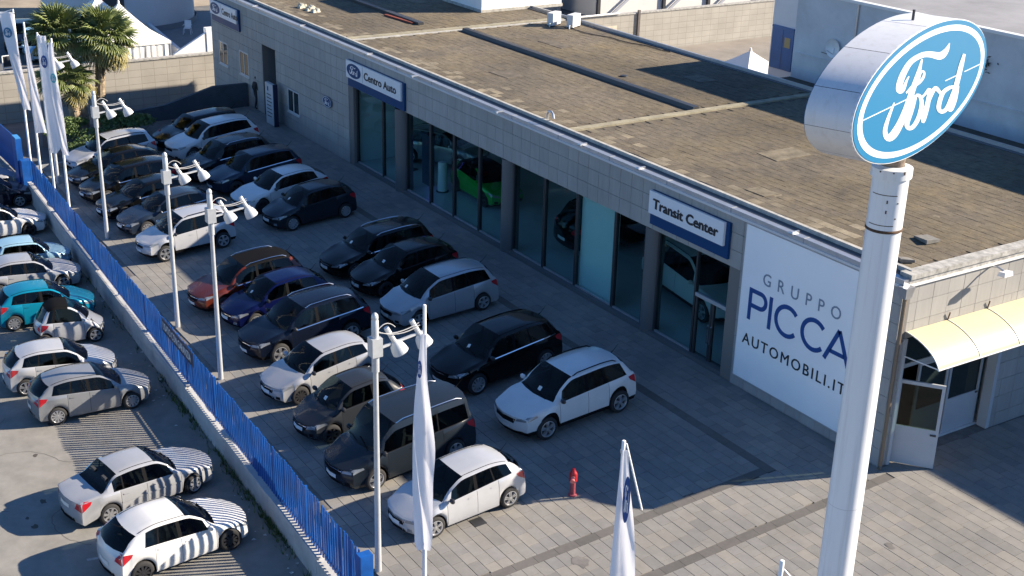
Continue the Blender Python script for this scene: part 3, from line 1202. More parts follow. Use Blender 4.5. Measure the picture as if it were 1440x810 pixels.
RW = .335
y = 23.05-RW
while y > 11.2:
    yc = y+RW/2
    xmin = -60.8
    # the fence runs slightly askew: keep clear of it
    lim = (11.44+1.0-yc)/.036-35
    a = max(xmin, lim)
    row_slabs(yc, RW, [s for s in ((a, -22.55), (max(a, -22.25), -20.45), (max(a, -20.15), -5)) if s[1]-s[0] > .2])
    y -= RW
row_slabs(23.2, .30, [(-22.24, -20.45), (-20.15, -5)])
for k in range(7):
    row_slabs(23.35+.343*(k+.5), .343, [(-66, -20.45), (-20.15, -5)])
for k in range(24):
    row_slabs(25.75+RW*(k+.5), RW, [(-20.75, -5)])
slabs.sort(key=lambda s: dist(((s[0]+s[1])/2, s[2], 0)) + (0 if seen(((s[0]+s[1])/2, s[2], fore_z(s[0], s[2])), -.02) else 1000))
rest = MB()
for i, (xa, xb, yc, wy) in enumerate(slabs):
    xc_ = (xa+xb)/2
    z = fore_z(xc_, yc)+random.uniform(-.003, .003)
    rx = math.atan(SLOPE) if yc < YF else 0
    lx = xb-xa-.010
    if i < 295:
        inst('paving_slab', slab_me, FORE, (xc_, yc, z), (rx, 0, 0), (lx, (wy-.010)/.438, 1))
    else:
        h = wy/2-.006
        dz = SLOPE*h if rx else 0
        rest.hexa([(xc_-lx/2, yc-h, z-.03-dz), (xc_+lx/2, yc-h, z-.03-dz), (xc_+lx/2, yc+h, z-.03+dz), (xc_-lx/2, yc+h, z-.03+dz)],
                  [(xc_-lx/2, yc-h, z-dz), (xc_+lx/2, yc-h, z-dz), (xc_+lx/2, yc+h, z+dz), (xc_-lx/2, yc+h, z+dz)])
tag(rest.obj('paving_slab', paving, FORE), kind='stuff')
# dark bands of narrow stones
band = MB()


def band_run(x0, y0, x1, y1, wd):
    n_ = int(max(abs(x1-x0), abs(y1-y0))/.6)
    for k in range(n_):
        if abs(x1-x0) > abs(y1-y0):
            a, b = x0+(x1-x0)*k/n_+.004, x0+(x1-x0)*(k+1)/n_-.004
            c = (a, b, y0, y0+wd)
        else:
            a, b = y0+(y1-y0)*k/n_+.004, y0+(y1-y0)*(k+1)/n_-.004
            c = (x0, x0+wd, a, b)
        q = lambda dz: [(c[i], c[j], fore_z(c[i], c[j])+dz) for i, j in ((0, 2), (1, 2), (1, 3), (0, 3))]
        band.hexa(q(-.03), q(0.0))


band_run(-60, 23.055, -22.25, 23.055, .29)
band_run(-22.545, 12.4, -22.545, 23.05, .29)
band_run(-20.445, 12.4, -20.445, 25.7, .29)
tag(band.obj('dark_paving_band', paving_band, FORE), kind='stuff')
# pale utility cover and marks
for (x, y, wx, wy, m) in ((-22.6, 12.75, .8, .45, mat('pale_slab', (.42, .40, .36), .8, nscale=6, namt=.2)), (-24.6, 15.2, .35, .35, steel_dark), (-18.9, 18.6, .5, .5, steel_dark)):
    mb = MB()
    q = lambda dz: [(x+a*wx/2, y+b*wy/2, fore_z(x, y)+SLOPE*b*wy/2+dz) for a, b in ((-1, -1), (1, -1), (1, 1), (-1, 1))]
    mb.hexa(q(-.01), q(.008))
    mb.obj('cover_plate', m, FORE)
random.seed(29)
for k, (x, y) in enumerate(((-20.2, 15.6), (-18.6, 20.2), (-16.2, 21.5), (-21.7, 16.4), (-18.0, 23.2), (-25.6, 18.9), (-29.0, 20.6), (-33.5, 19.0), (-19.3, 18.0))):
    mb = MB()
    n_, rr = 14, random.uniform(.10, .32)
    vs = []
    for i in range(n_):
        r_ = rr*random.uniform(.6, 1.25)
        px_, py_ = x+r_*1.3*math.cos(2*PI*i/n_), y+r_*math.sin(2*PI*i/n_)
        vs.append((px_, py_, fore_z(px_, py_)+.005))
    mb.add(vs, [tuple(range(n_))])
    tag(mb.obj('oil_stain', mat('paving_stain', (.185, .172, .158), .75, nscale=4, namt=.3)), kind='structure')
for k, (x, y) in enumerate(((-15.4, 24.0), (-15.0, 24.35), (-14.6, 24.0))):
    mb = MB()
    q = lambda dz: [(x+a*.27, y+b*.16, fore_z(x, y)+SLOPE*b*.16+dz) for a, b in ((-1, -1), (1, -1), (1, 1), (-1, 1))]
    mb.hexa(q(-.005), q(.006))
    mb.obj('rusty_slab', mat('rust_slab', (.24, .17, .13), .8, nscale=5, namt=.3), FORE)
# kerb at the forecourt's far end
mb = MB()
q = lambda z: [(-60.95, 12.7, z), (-60.78, 12.7, z), (-60.78, 15.4, z+.08), (-60.95, 15.4, z+.08)]
mb.hexa(q(-1.0), q(-.30))
tag(mb.obj('kerb', concrete), kind='structure')

# ------------------------------------------------------------------ fence along the street
mb = MB()
xs_ = [-59.6, -55, -51.2, -47.3, -43.5, -39.9, -36.2, -32.6, -29.0, -25.6, -22.9]
for i in range(len(xs_)-1):
    a, b = xs_[i], xs_[i+1]-.015
    st_ = .03*((i*7) % 3-1)
    za = lambda x: wall_top(x)+st_
    mb.hexa([(a, fence_y(a), -1.6), (b, fence_y(b), -1.6), (b, fence_y(b)+.30, -1.6), (a, fence_y(a)+.30, -1.6)],
            [(a, fence_y(a), za(a)), (b, fence_y(b), za(b)), (b, fence_y(b)+.30, za(b)), (a, fence_y(a)+.30, za(a))])
o = mb.obj('low_wall', wall_pale)
tag(o, 'long low concrete wall under the blue bar fence beside the street', 'wall')
FEN = thing('bar_fence', 'long blue metal bar fence on the low concrete wall between street and car rows', 'fence')
bar_me = MB().box(-.036, .036, -.012, .012, 0, 1).mesh('bar', bluepaint)
BAR_H = lambda x: 1.42+.012*(x+35)
pitch = .148
x = -59.0
nb = 0
fy = .17
post_x = [-59.3, -55.9, -52.2, -48.4, -44.6, -40.9, -37.3, -33.7, -30.1, -26.6]
while x < -23.2:
    if min(abs(x-p_) for p_ in post_x) > .09:
        h = BAR_H(x)+.02*math.sin(x*3.1)+random.uniform(-.012, .012)
        inst('bar', bar_me, FEN, (x, fence_y(x)+fy, wall_top(x)+.03), (random.uniform(-.012, .012), random.uniform(-.008, .008), random.uniform(-.12, .12)), (1, 1, h-.03))
        nb += 1
    x += pitch
for p_ in post_x:
    MB().box(p_-.035, p_+.035, fence_y(p_)+fy-.03, fence_y(p_)+fy+.04, wall_top(p_)+.002, wall_top(p_)+BAR_H(p_)+.01).obj('post', bluepaint, FEN)
for hz in (.10,):
    for i in range(len(post_x)):
        a = post_x[i]
        b = post_x[i+1] if i+1 < len(post_x) else -23.05
        MB().beam((a+.05, fence_y(a)+fy+.035, wall_top(a)+hz*BAR_H(a)), (b-.05, fence_y(b)+fy+.035, wall_top(b)+hz*BAR_H(b)), .03, .05).obj('rail', bluepaint, FEN)
MB().box(-23.16, -22.92, fence_y(-23)+.02, fence_y(-23)+.34, -1.5, .80).obj('end_post', bluepaint, FEN)
settle(FEN, (-40, fence_y(-40)+fy, wall_top(-40)))
# short return of fence past the pedestrian gap
FB = thing('bar_fence', 'short blue bar fence at the bottom edge beside the near white flag pole', 'fence')
MB().box(-22.05, -21.85, 11.55, 11.80, -1.5, .55).obj('end_post', bluepaint, FB)
x = -21.75
while x < -14:
    inst('bar', bar_me, FB, (x, 11.66, -.70), (0, 0, .45), (1, 1, 1.25))
    x += .3
MB().box(-21.85, -14, 11.69, 11.72, -.3, -.25).obj('rail', bluepaint, FB)
settle(FB, (-18, 11.66, -.7))
mb = MB()
mb.box(-22.0, -8, 11.3, 11.52, -1.55, -.68)
tag(mb.obj('low_wall', concrete), 'low concrete wall stub past the fence gap, at the lower edge', 'wall')
# banner board
BN = thing('fence_banner', 'navy banner board with white capitals hung on the blue fence', 'banner')
bx0, bx1 = -38.75, -35.55
ba, bb = fence_y(bx0)+.12, fence_y(bx1)+.12
zt0, zt1 = wall_top(bx0)+BAR_H(bx0)+.03, wall_top(bx1)+BAR_H(bx1)+.03
mb = MB()
mb.hexa([(bx0, ba-.02, zt0-.47), (bx1, bb-.02, zt1-.47), (bx1, bb+.01, zt1-.47), (bx0, ba+.01, zt0-.47)], [(bx0, ba-.02, zt0), (bx1, bb-.02, zt1), (bx1, bb+.01, zt1), (bx0, ba+.01, zt0)])
mb.obj('board', navy, BN)
xd = Vector((bx1-bx0, bb-ba, zt1-zt0)).normalized()
lettering('USATO CON GARANZIA', BN, signwhite, Vector((bx0+.12, ba-.024, zt0-.37)), xd, (0, 0, 1), bx1-bx0-.28, .27, bold=.01)
settle(BN, ((bx0+bx1)/2, (ba+bb)/2, zt0-.47))

# gate end at the far left
GT = thing('gate_post', 'blue boxy gate post at the far end of the fence', 'gate post')
MB().hexa([(-61.0, 12.15, -.95), (-60.3, 12.15, -.95), (-60.3, 12.42, -.95), (-61.0, 12.42, -.95)], [(-61.0, 12.15, 1.25), (-60.3, 12.15, 1.25), (-60.3, 12.42, 1.25), (-61.0, 12.42, 1.25)]).obj('post', bluepaint, GT)
MB().box(-60.98, -60.32, 12.17, 12.40, 1.252, 1.30).obj('cap', mat('blue_pale', (.05, .25, .55), .4), GT)
settle(GT, (-60.6, 12.3, -.95))
WF = thing('bar_fence', 'blue solid fence run left of the gate post at the photo edge', 'fence')
for k in range(40):
    x = -61.3-k*.25
    inst('bar', bar_me, WF, (x, 12.45-.03*k*.25, -.75), (0, 0, .2), (4.2, 1, 1.75))
MB().box(-71.3, -61.1, 12.50, 12.56, -.3, -.22).obj('rail', bluepaint, WF)
settle(WF, (-66, 12.4, -.75))
mb = MB()
mb.box(-72, -61.05, 12.05, 12.38, -1.9, -.80)
tag(mb.obj('low_wall', concrete), 'low concrete wall left of the blue gate post', 'wall')
mb = MB()
mb.box(-60.2, -59.75, 12.2, 12.6, -1.6, .35)
tag(mb.obj('gate_pillar', bluepaint), 'short blue pillar where the long fence begins', 'pillar')

# weeds at the foot of the wall
mb = MB()
random.seed(5)
for k in range(420):
    x = random.choice((random.gauss(-31, 1.6), random.gauss(-36.5, 1.2), random.uniform(-50, -25), random.gauss(-28.2, .6)))
    y = fence_y(x)-abs(random.gauss(0, .12))-.01
    for j in range(4):
        a = random.uniform(0, 2*PI)
        l_ = random.uniform(.05, .22)
        dx, dy = math.cos(a)*l_*.6, math.sin(a)*l_*.6
        mb.add([(x-dy*.12, y+dx*.12, -1.5), (x+dy*.12, y-dx*.12, -1.5), (x+dx, y+dy, -1.5+l_)], [(0, 1, 2)])
tag(mb.obj('weeds', mat('weed_green', (.07, .12, .03), .8, nscale=3, namt=.4)), kind='stuff')
# ------------------------------------------------------------------ showroom building
BL = thing('showroom_building', 'long flat roofed showroom with grey stone cladding and a glazed front', 'building')
wallm = clad_joint
part = lambda nm, mb_, m, **k: mb_.obj(nm, m, BL, **k)
TW, TH = .61, .55
XW = -71.5
Z1 = 5.37
ZG = 3.72
# backing walls
part('wall', MB().box(XW, XE, YF+.03, YF+.32, ZG, Z1+.12), wallm)
part('wall', MB().box(XW, -64.04, YF+.03, YF+.32, -1.2, ZG), wallm)
part('wall', MB().box(-62.30, -53.3, YF+.03, YF+.32, -.4, ZG), wallm)
part('wall', MB().box(-27.4, XE-.03, YF+.03, YF+.32, -.4, ZG), wallm)
part('wall', MB().box(XE-.30, XE-.03, YF+.32, 26.05, -.4, Z1+.12), wallm)
part('wall', MB().box(XE-.30, XE-.03, 26.05, 30.38, 3.80, Z1+.12), wallm)
part('wall', MB().box(XE-.30, XE-.03, 30.38, 38.9, -.4, Z1+.12), wallm)
part('wall', MB().box(XW, XE-.3, 38.6, 38.9, -2.4, 5.5), clad)
part('wall', MB().box(XW, XW+.3, YF+.32, 38.6, -2.4, 5.5), clad)
# alcove
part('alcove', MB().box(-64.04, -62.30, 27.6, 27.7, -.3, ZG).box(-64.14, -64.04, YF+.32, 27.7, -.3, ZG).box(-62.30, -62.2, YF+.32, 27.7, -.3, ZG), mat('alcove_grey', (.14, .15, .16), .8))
# cladding panels
openings = [(-70.35, -69.05, 1.50, 2.80), (-67.27, -66.0, 1.52, 2.82), (-60.83, -59.42, .90, 2.10), (-64.04, -62.30, -1, 3.70)]
panels = []
for k in range(84):
    xa = XE-TW*(k+1)
    xb = xa+TW
    if xa < XW:
        break
    for r_ in range(3):
        panels.append(('F', xa, xb, ZG+TH*r_, ZG+TH*(r_+1)))
    if xb <= -53.25 or xa >= -27.5:
        for r_ in range(8):
            z0, z1 = ZG-.53*(r_+1), ZG-.53*r_
            if z0 < -.6:
                continue
            z0 = max(z0, -.02 if xa > -60 else -.5)
            # clip against openings
            ok = True
            for (oa, ob, oz, oz2) in openings:
                if xb > oa+.02 and xa < ob-.02 and z1 > oz+.02 and z0 < oz2-.02:
                    ok = False
                    for (ca, cb, c0, c1) in ((xa, min(xb, oa), z0, z1), (max(xa, ob), xb, z0, z1), (max(xa, oa), min(xb, ob), z0, min(z1, oz)), (max(xa, oa), min(xb, ob), max(z0, oz2), z1)):
                        if cb-ca > .03 and c1-c0 > .03:
                            panels.append(('F', ca, cb, c0, c1))
            if ok:
                panels.append(('F', max(xa, -27.4) if xa > -28 else xa, min(xb, -53.3) if xb < -53 else xb, z0, z1))
for k in range(21):
    ya, yb_ = YF+TW*k, YF+TW*(k+1)
    for r_ in range(10):
        z1, z0 = Z1-TH*r_, Z1-TH*(r_+1)
        z0 = max(z0, -.02)
        if z1 > 3.80 and z0 < 3.80:
            pass
        if yb_ > 26.05+.02 and ya < 30.38-.02 and z0 < 3.80-.02:
            for (ca, cb, c0, c1) in ((ya, min(yb_, 26.05), z0, z1), (max(ya, 30.38), yb_, z0, z1), (max(ya, 26.05), min(yb_, 30.38), max(z0, 3.80), z1)):
                if cb-ca > .03 and c1-c0 > .03:
                    panels.append(('E', ca, cb, c0, c1))
        else:
            panels.append(('E', ya, yb_, z0, z1))
pc = lambda p_: ((p_[1]+p_[2])/2, YF, (p_[3]+p_[4])/2) if p_[0] == 'F' else (XE, (p_[1]+p_[2])/2, (p_[3]+p_[4])/2)
panels.sort(key=lambda p_: dist(pc(p_))+(0 if seen(pc(p_), 0) else 500))
unit = MB().box(-.5, .5, 0, .035, -.5, .5).mesh('cladding_panel', clad)
rest = MB()
random.seed(4)
for i, p_ in enumerate(panels):
    g = .013
    c = pc(p_)
    wx, wz = p_[2]-p_[1]-g, p_[4]-p_[3]-g
    dy = random.uniform(0, .004)
    if i < 295:
        rz = 0 if p_[0] == 'F' else PI/2
        inst('cladding_panel', unit, BL, (c[0], c[1]+dy, c[2]) if rz == 0 else (c[0]-dy, c[1], c[2]), (0, 0, rz), (wx, 1, wz))
    elif p_[0] == 'F':
        rest.box(c[0]-wx/2, c[0]+wx/2, YF+dy, YF+.035, c[2]-wz/2, c[2]+wz/2)
    else:
        rest.box(XE-.035, XE-dy, c[1]-wx/2, c[1]+wx/2, c[2]-wz/2, c[2]+wz/2)
tag(rest.obj('cladding_panel', clad, BL), kind='stuff')
# interior
part('floor', MB().box(-53.6, XE-.35, YF+.40, 38.6, -.2, .05), mat('showroom_floor', (.55, .56, .57), .3, nscale=1, namt=.08))
part('back_wall', MB().box(-53.6, XE-.35, 37.0, 37.2, .05, 4.6), mat('interior_wall', (.75, .77, .78), .7))
part('side_wall', MB().box(-53.8, -53.55, YF+.35, 37, .05, 4.6), mat('interior_wall', (.75, .77, .78), .7))
part('ceiling', MB().box(-53.5, XE-.35, YF+.40, 36.9, 4.3, 4.36), mat('ceiling_white', (.78, .78, .78), .8))
part('partition', MB().box(-35.55, -33.42, 26.10, 26.18, .06, 3.69), mat('partition_white', (.55, .62, .64), .6))
# kerb under the glass
part('sill', MB().box(-53.3, -27.4, YF+.02, YF+.38, -.3, .13), mat('sill_stone', (.11, .115, .12), .6))
glass = glassmat('shop_glass', (.80, .93, .92), 1)
YG = YF+.22
spans = [(-53.25, -50.68), (-50.62, -49.35), (-48.40, -46.34), (-46.28, -44.38), (-44.32, -42.37), (-42.31, -40.60), (-39.80, -37.73), (-37.67, -35.65), (-35.59, -33.38), (-33.32, -31.68), (-30.97, -29.05)]
for a, b in spans:
    part('glass_pane', MB().box(a+.03, b-.03, YG, YG+.014, .15, ZG-.04), glass)
    for x in (a, b):
        part('mullion', MB().box(x-.04, x+.035, YG-.05, YG+.08, .131, ZG), steel_dark)
    part('head_rail', MB().box(a+.036, b-.041, YG-.04, YG+.06, ZG-.055, ZG-.002), steel_dark)
    part('foot_rail', MB().box(a+.036, b-.041, YG-.04, YG+.06, .132, .19), steel)
# entrance bay at the right end
dg = lambda a, b, z0, z1: part('glass_pane', MB().box(a, b, YG, YG+.014, z0, z1), glass)
dg(-29.0, -27.5, 2.26, ZG-.05)
part('transom', MB().box(-29.0, -27.46, YG-.06, YG+.08, 2.13, 2.25), mat('door_grey', (.33, .34, .36), .5))
EDR = MB().box(-28.98, -28.90, YG-.04, YG+.05, .14, 2.12).box(-28.27, -28.20, YG-.04, YG+.05, .14, 2.12).obj('door', steel_dark, BL)
MB().box(-28.90, -28.27, YG, YG+.014, .15, 2.12).obj('door_pane', glass, EDR)
EDL = MB().box(-28.18, -28.10, YG-.04, YG+.05, .14, 2.12).box(-27.56, -27.48, YG-.04, YG+.05, .14, 2.12).obj('door', steel_dark, BL)
MB().box(-28.10, -27.56, YG, YG+.014, .15, 2.12).obj('door_pane', glass, EDL)
MB().tube([(-28.24, YG-.05, .75), (-28.24, YG-.12, .78), (-28.24, YG-.12, 1.35), (-28.24, YG-.05, 1.38)], .018, 6).obj('door_handle', chrome_m, EDR)
MB().tube([(-28.10, YG-.05, .75), (-28.10, YG-.12, .78), (-28.10, YG-.12, 1.35), (-28.10, YG-.05, 1.38)], .018, 6).obj('door_handle', chrome_m, EDL)
part('mullion', MB().box(-27.46, -27.40, YG-.05, YG+.08, .131, ZG), steel_dark)
# round columns
for x, r_ in ((-48.87, .40), (-40.20, .36), (-31.33, .33)):
    part('column', MB().lathe([(r_, -.02), (r_, ZG-.002)], 28, o=(x, YF+.30, 0)), mat('column_grey', (.11, .115, .12), .5), smooth=True)
# soffit
part('soffit', MB().box(-53.3, -27.4, YF+.06, YF+.60, ZG-.0015, ZG+.02), concrete)
# windows in the left part
winf = mat('window_frame', (.55, .56, .56), .4)
for (oa, ob, oz, oz2) in openings[:3]:
    f = MB()
    xm_ = (oa+ob)/2
    for (a, b, c, d) in ((oa, oa+.07, oz, oz2), (ob-.07, ob, oz, oz2), (oa+.07, ob-.07, oz, oz+.07), (oa+.07, ob-.07, oz2-.07, oz2), (xm_-.04, xm_+.04, oz+.07, oz2-.07)):
        f.box(a, b, YF-.012, YF+.029, c, d)
    fo_ = f.obj('window', winf, BL)
    for a, b in ((oa+.07, xm_-.04), (xm_+.04, ob-.07)):
        MB().box(a, b, YF+.004, YF+.016, oz+.07, oz2-.07).obj('pane', mat('window_dark', (.03, .045, .05), .05), fo_)
    MB().box(oa-.04, ob+.04, YF-.06, YF-.013, oz-.05, oz).obj('sill', winf, fo_)
# parapet: coping, gutter and pipe
part('coping', MB().box(XW-.05, XE+.04, YF-.07, YF+.16, Z1+.005, Z1+.19), steel)
part('fascia_strip', MB().box(XW-.05, XE+.06, YF-.10, YF-.071, Z1-.03, Z1+.05), mat('dull_strip', (.58, .58, .58), .6))
part('gutter', MB().box(XW, XE-.2, YF+.161, YF+.40, Z1+.13, Z1+.20), mat('gutter_dark', (.07, .075, .085), .5))
part('kerb_strip', MB().box(XW, XE-.15, YF+.401, YF+.52, Z1+.12, Z1+.32), mat('pale_kerb', (.42, .41, .38), .8, nscale=4, namt=.3))
part('coping', MB().box(XE-.32, XE+.07, YF+.161, 38.9, Z1+.16, Z1+.30), mat('old_coping', (.40, .39, .36), .85, nscale=5, namt=.45))
part('end_gutter', MB().box(XE-.10, XE+.03, YF+.17, 38.9, Z1+.005, Z1+.155), mat('old_coping', (.40, .39, .36), .85))
part('fascia_strip', MB().box(XE+.031, XE+.075, YF+.0, 38.9, Z1-.03, Z1+.03), mat('pale_strip', (.72, .72, .70), .5))
x = -70.2
while x < -22:
    part('coping_joint', MB().box(x, x+.05, YF-.075, YF+.165, Z1+.004, Z1+.196), mat('strap', (.30, .31, .33), .5))
    x += 3.05
# roof
ZR = 5.56
part('roof', MB().box(XW, XE-.32, YF+.3, 38.9, 5.46, ZR-.02), roofjoint)
random.seed(21)
rs = []
for j in range(37):
    ya = YF+.54+j*.335
    for i in range(101):
        xa = XE-.34-.5*(i+1)-(0, .21, .09, .33)[j % 4]
        if xa < XW:
            break
        if abs(xa+.25+36.95) < .42 or abs(xa+.25+55.0) < .45:
            continue
        if -37.2 > xa+.25 > -55.3 and abs(ya+.167-32.4) < .3:
            continue
        rs.append((xa+.25, ya+.167))
rs.sort(key=lambda q_: dist((q_[0], q_[1], ZR))+(0 if seen((q_[0], q_[1], ZR), 0) else 500))
roofmoss = rand_mat('roof_slab_mossy', [(0.19, 0.16, 0.11), (0.215, 0.18, 0.122), (0.175, 0.147, 0.103), (0.20, 0.168, 0.116)], 0.95, nscale=3, namt=0.4, bump=0.5, bscale=25)
rsl = MB().hexa([(-.245, -.163, -.05), (.245, -.163, -.05), (.245, .163, -.05), (-.245, .163, -.05)], [(-.241, -.159, 0), (.241, -.159, 0), (.241, .159, 0), (-.241, .159, 0)])
rs_me = rsl.mesh('roof_slab', roofslab)
rs_me2 = rsl.mesh('roof_slab', roofmoss)
rest = MB()
for i, (x, y) in enumerate(rs):
    z = ZR+random.uniform(-.004, .004)
    e = y-YF-.5
    mossy = random.random() < (.9 if e < .5 else .45 if e < .9 else .12 if e < 1.6 else .0)
    t1, t2 = random.uniform(-.009, .009), random.uniform(-.009, .009)
    if i < 295:
        inst('roof_slab', rs_me2 if mossy else rs_me, BL, (x, y, z), (t1, t2, random.uniform(-.01, .01)))
    else:
        h = .241
        q = [(x+a*h, y+b*.161, z+t1*b*.161-t2*a*h) for a, b in ((-1, -1), (1, -1), (1, 1), (-1, 1))]
        rest.hexa([(a, b, c-.05) for a, b, c in q], q, 1 if mossy else 0)
tag(rest.obj('roof_slab', [roofslab, roofmoss], BL), kind='stuff')
part('expansion_strip', MB().box(-37.12, -36.78, YF+.53, 38.8, ZR-.03, ZR+.045), moss)
part('expansion_strip', MB().box(-55.25, -54.80, YF+.53, 38.8, ZR-.03, ZR+.05), moss)
part('expansion_strip', MB().box(-54.78, -54.60, YF+.53, 38.8, ZR-.03, ZR+.03), mat('pale_kerb', (.42, .41, .38), .8))
part('ridge_duct', MB().hexa([(-54.5, 32.25, ZR-.03), (-37.15, 32.25, ZR-.03), (-37.15, 32.62, ZR-.03), (-54.5, 32.62, ZR-.03)], [(-54.5, 32.30, ZR+.13), (-37.15, 32.30, ZR+.13), (-37.15, 32.57, ZR+.13), (-54.5, 32.57, ZR+.13)]), steel_dark)
part('ridge_duct', MB().box(-66, -56.6, 31.0, 31.3, ZR-.03, ZR+.13), steel_dark)
part('back_rail', MB().box(XW, XE-.33, 38.72, 38.80, ZR-.02, ZR+.16), steel)
part('back_gutter', MB().box(XW, XE-.33, 38.50, 38.70, ZR-.02, ZR+.03), mat('gutter_dark', (.07, .075, .085), .5))
# the lower roof between the two buildings
part('rear_roof', MB().box(-41, XE, 38.91, 41.05, 4.4, 5.2), roofjoint)
random.seed(31)
for k, (x, y, a_, b_) in enumerate(((-45.5, 29.2, 1.4, .9), (-31.0, 31.2, 1.0, 1.6), (-49.8, 34.6, 1.8, .7), (-28.2, 27.6, .8, .6), (-41.2, 36.0, 1.2, 1.0), (-62.5, 34.2, 1.1, .8))):
    q = [(x+sx*a_/2+random.uniform(-.06, .06), y+sy*b_/2+random.uniform(-.06, .06)) for sx, sy in ((-1, -1), (1, -1), (1, 1), (-1, 1))]
    part('felt_patch', MB().hexa([(a, b, ZR-.01) for a, b in q], [(a, b, ZR+.016+.001*k) for a, b in q]), mat('felt_patch%d' % (k % 2), ((.13, .108, .08), (.185, .155, .105))[k % 2], .95, nscale=3, namt=.45, bump=.4, bscale=20))
for (x0, y0, x1, y1) in ((-52.9, 37.2, -46.0, 38.4), (-34.0, 26.45, -24.0, 26.38)):
    pts = [(x0+(x1-x0)*k/14, y0+(y1-y0)*k/14+.10*math.sin(k*1.3), ZR+.03) for k in range(15)]
    part('cable', MB().tube(pts, .02, 5), mat('cable_black', (.03, .03, .03), .6))
for (x, y) in ((-43.0, 33.4), (-30.5, 34.2)):
    part('roof_drain', MB().lathe([(.16, ZR-.01), (.15, ZR+.05), (.001, ZR+.07)], 12, o=(x, y, 0)), steel_dark)
# small fittings on the parapet
for (x, y, wh) in ((-64.8, 25.9, 'above the far windows'), (-58.9, 25.95, 'above the small oval emblem'), (-51.6, 25.9, 'right over the emblem sign'), (-46.9, 25.62, 'over the second glazed bay'), (-40.3, 25.62, 'above the middle round column'), (-35.2, 25.85, 'above the pale partition pane'), (-32.0, 25.9, 'just left of the sign over the entrance'), (-24.9, 25.9, 'above the big white banner')):
    fx = thing('parapet_lamp', 'small grey spotlight on the parapet '+wh, 'spotlight', (x, y, Z1+.19), 0, 'small spotlights along the parapet')
    MB().box(-.03, .03, -.25, .05, 0, .05).obj('bracket', steel, fx)
    MB().tube([(-.09, -.25, .0), (.09, -.25, .02)], .04, 8).obj('head', steel, fx)
PIPEV = thing('vent_pipe', 'bent grey vent pipe at the near end of the pale roof strip', 'vent pipe', (-38.3, 26.35, ZR))
MB().tube([(0, 0, -.02), (0, 0, .30), (.06, 0, .40), (.20, .02, .42), (.32, .02, .34), (.36, .02, .2)], .05, 8).obj('pipe', steel, PIPEV, True)
mb = MB()
mb.hexa([(-22.95, 28.5, ZR+.02), (-22.35, 28.35, ZR+.02), (-22.30, 28.85, ZR+.02), (-22.85, 28.95, ZR+.02)], [(-22.95, 28.5, ZR+.07), (-22.35, 28.35, ZR+.14), (-22.30, 28.85, ZR+.10), (-22.85, 28.95, ZR+.06)])
tag(mb.obj('loose_slab', mat('loose_slate', (.20, .19, .17), .8, nscale=5, namt=.3)), 'loose grey slab lying askew on the brown roof', 'slab')
mb = MB()
mb.hexa([(-22.0, 26.75, ZR+.02), (-21.7, 26.6, ZR+.02), (-21.5, 26.9, ZR+.02), (-21.8, 27.0, ZR+.02)], [(-22.0, 26.75, ZR+.08), (-21.7, 26.6, ZR+.12), (-21.5, 26.9, ZR+.10), (-21.8, 27.0, ZR+.06)])
tag(mb.obj('broken_slab', mat('loose_slate', (.20, .19, .17), .8)), 'broken dark slab at the near roof corner behind the big pole', 'slab')
mb = MB()
mb.hexa([(-59.6, 30.65, ZR+.01), (-57.0, 30.85, ZR+.01), (-57.0, 31.0, ZR+.01), (-59.6, 30.8, ZR+.01)], [(-59.6, 30.65, ZR+.08), (-57.0, 30.85, ZR+.08), (-57.0, 31.0, ZR+.08), (-59.6, 30.8, ZR+.08)])
tag(mb.obj('plank', mat('red_plank', (.24, .055, .03), .8, nscale=4, namt=.3)), 'red plank lying on the roof by the dark duct', 'plank')
random.seed(8)
mb = MB()
for k in range(14):
    x, y = -62.8+random.uniform(-.9, .9), 28.0+random.uniform(-.35, .35)
    s_ = random.uniform(.1, .25)
    mb.hexa([(x-s_, y-s_*.6, ZR), (x+s_, y-s_*.5, ZR), (x+s_*.8, y+s_*.6, ZR), (x-s_*.9, y+s_*.5, ZR)], [(x-s_*.4, y-s_*.3, ZR+s_), (x+s_*.5, y-s_*.2, ZR+s_*.7), (x+s_*.4, y+s_*.3, ZR+s_*.9), (x-s_*.3, y+s_*.3, ZR+s_*.6)])
tag(mb.obj('rubble_heap', mat('rubble', (.50, .47, .38), .9, nscale=6, namt=.4)), 'small pale heap of rubble on the far part of the roof', 'rubble', kind=None)
# downpipe at the corner
DP = thing('downpipe', 'brown downpipe with hopper at the sunlit corner of the showroom', 'downpipe', (XE+.10, YF-.02, 0))
MB().tube([(.02, -.02, 5.15), (.02, -.02, .12), (.06, -.10, .06)], .055, 10).obj('pipe', mat('copper_brown', (.20, .155, .115), .5, .3), DP, True)
MB().hexa([(-.10, -.12, 5.1), (.12, -.12, 5.1), (.12, .10, 5.1), (-.10, .10, 5.1)], [(-.16, -.18, 5.42), (.16, -.18, 5.42), (.16, .16, 5.42), (-.16, .16, 5.42)]).obj('hopper', steel, DP)
# end wall lamp
WL = thing('wall_lamp', 'pale floodlight on a bracket high on the sunlit end wall', 'floodlight', (XE+.02, 29.2, 5.30))
MB().tube([(0, 0, .0), (.20, 0, .05), (.42, 0, .0)], .03, 8).obj('bracket', steel, WL)
MB().hexa([(.36, -.18, -.12), (.60, -.18, -.10), (.60, .18, -.10), (.36, .18, -.12)], [(.38, -.16, .0), (.58, -.16, .03), (.58, .16, .03), (.38, .16, .0)]).obj('head', whitepaint, WL)
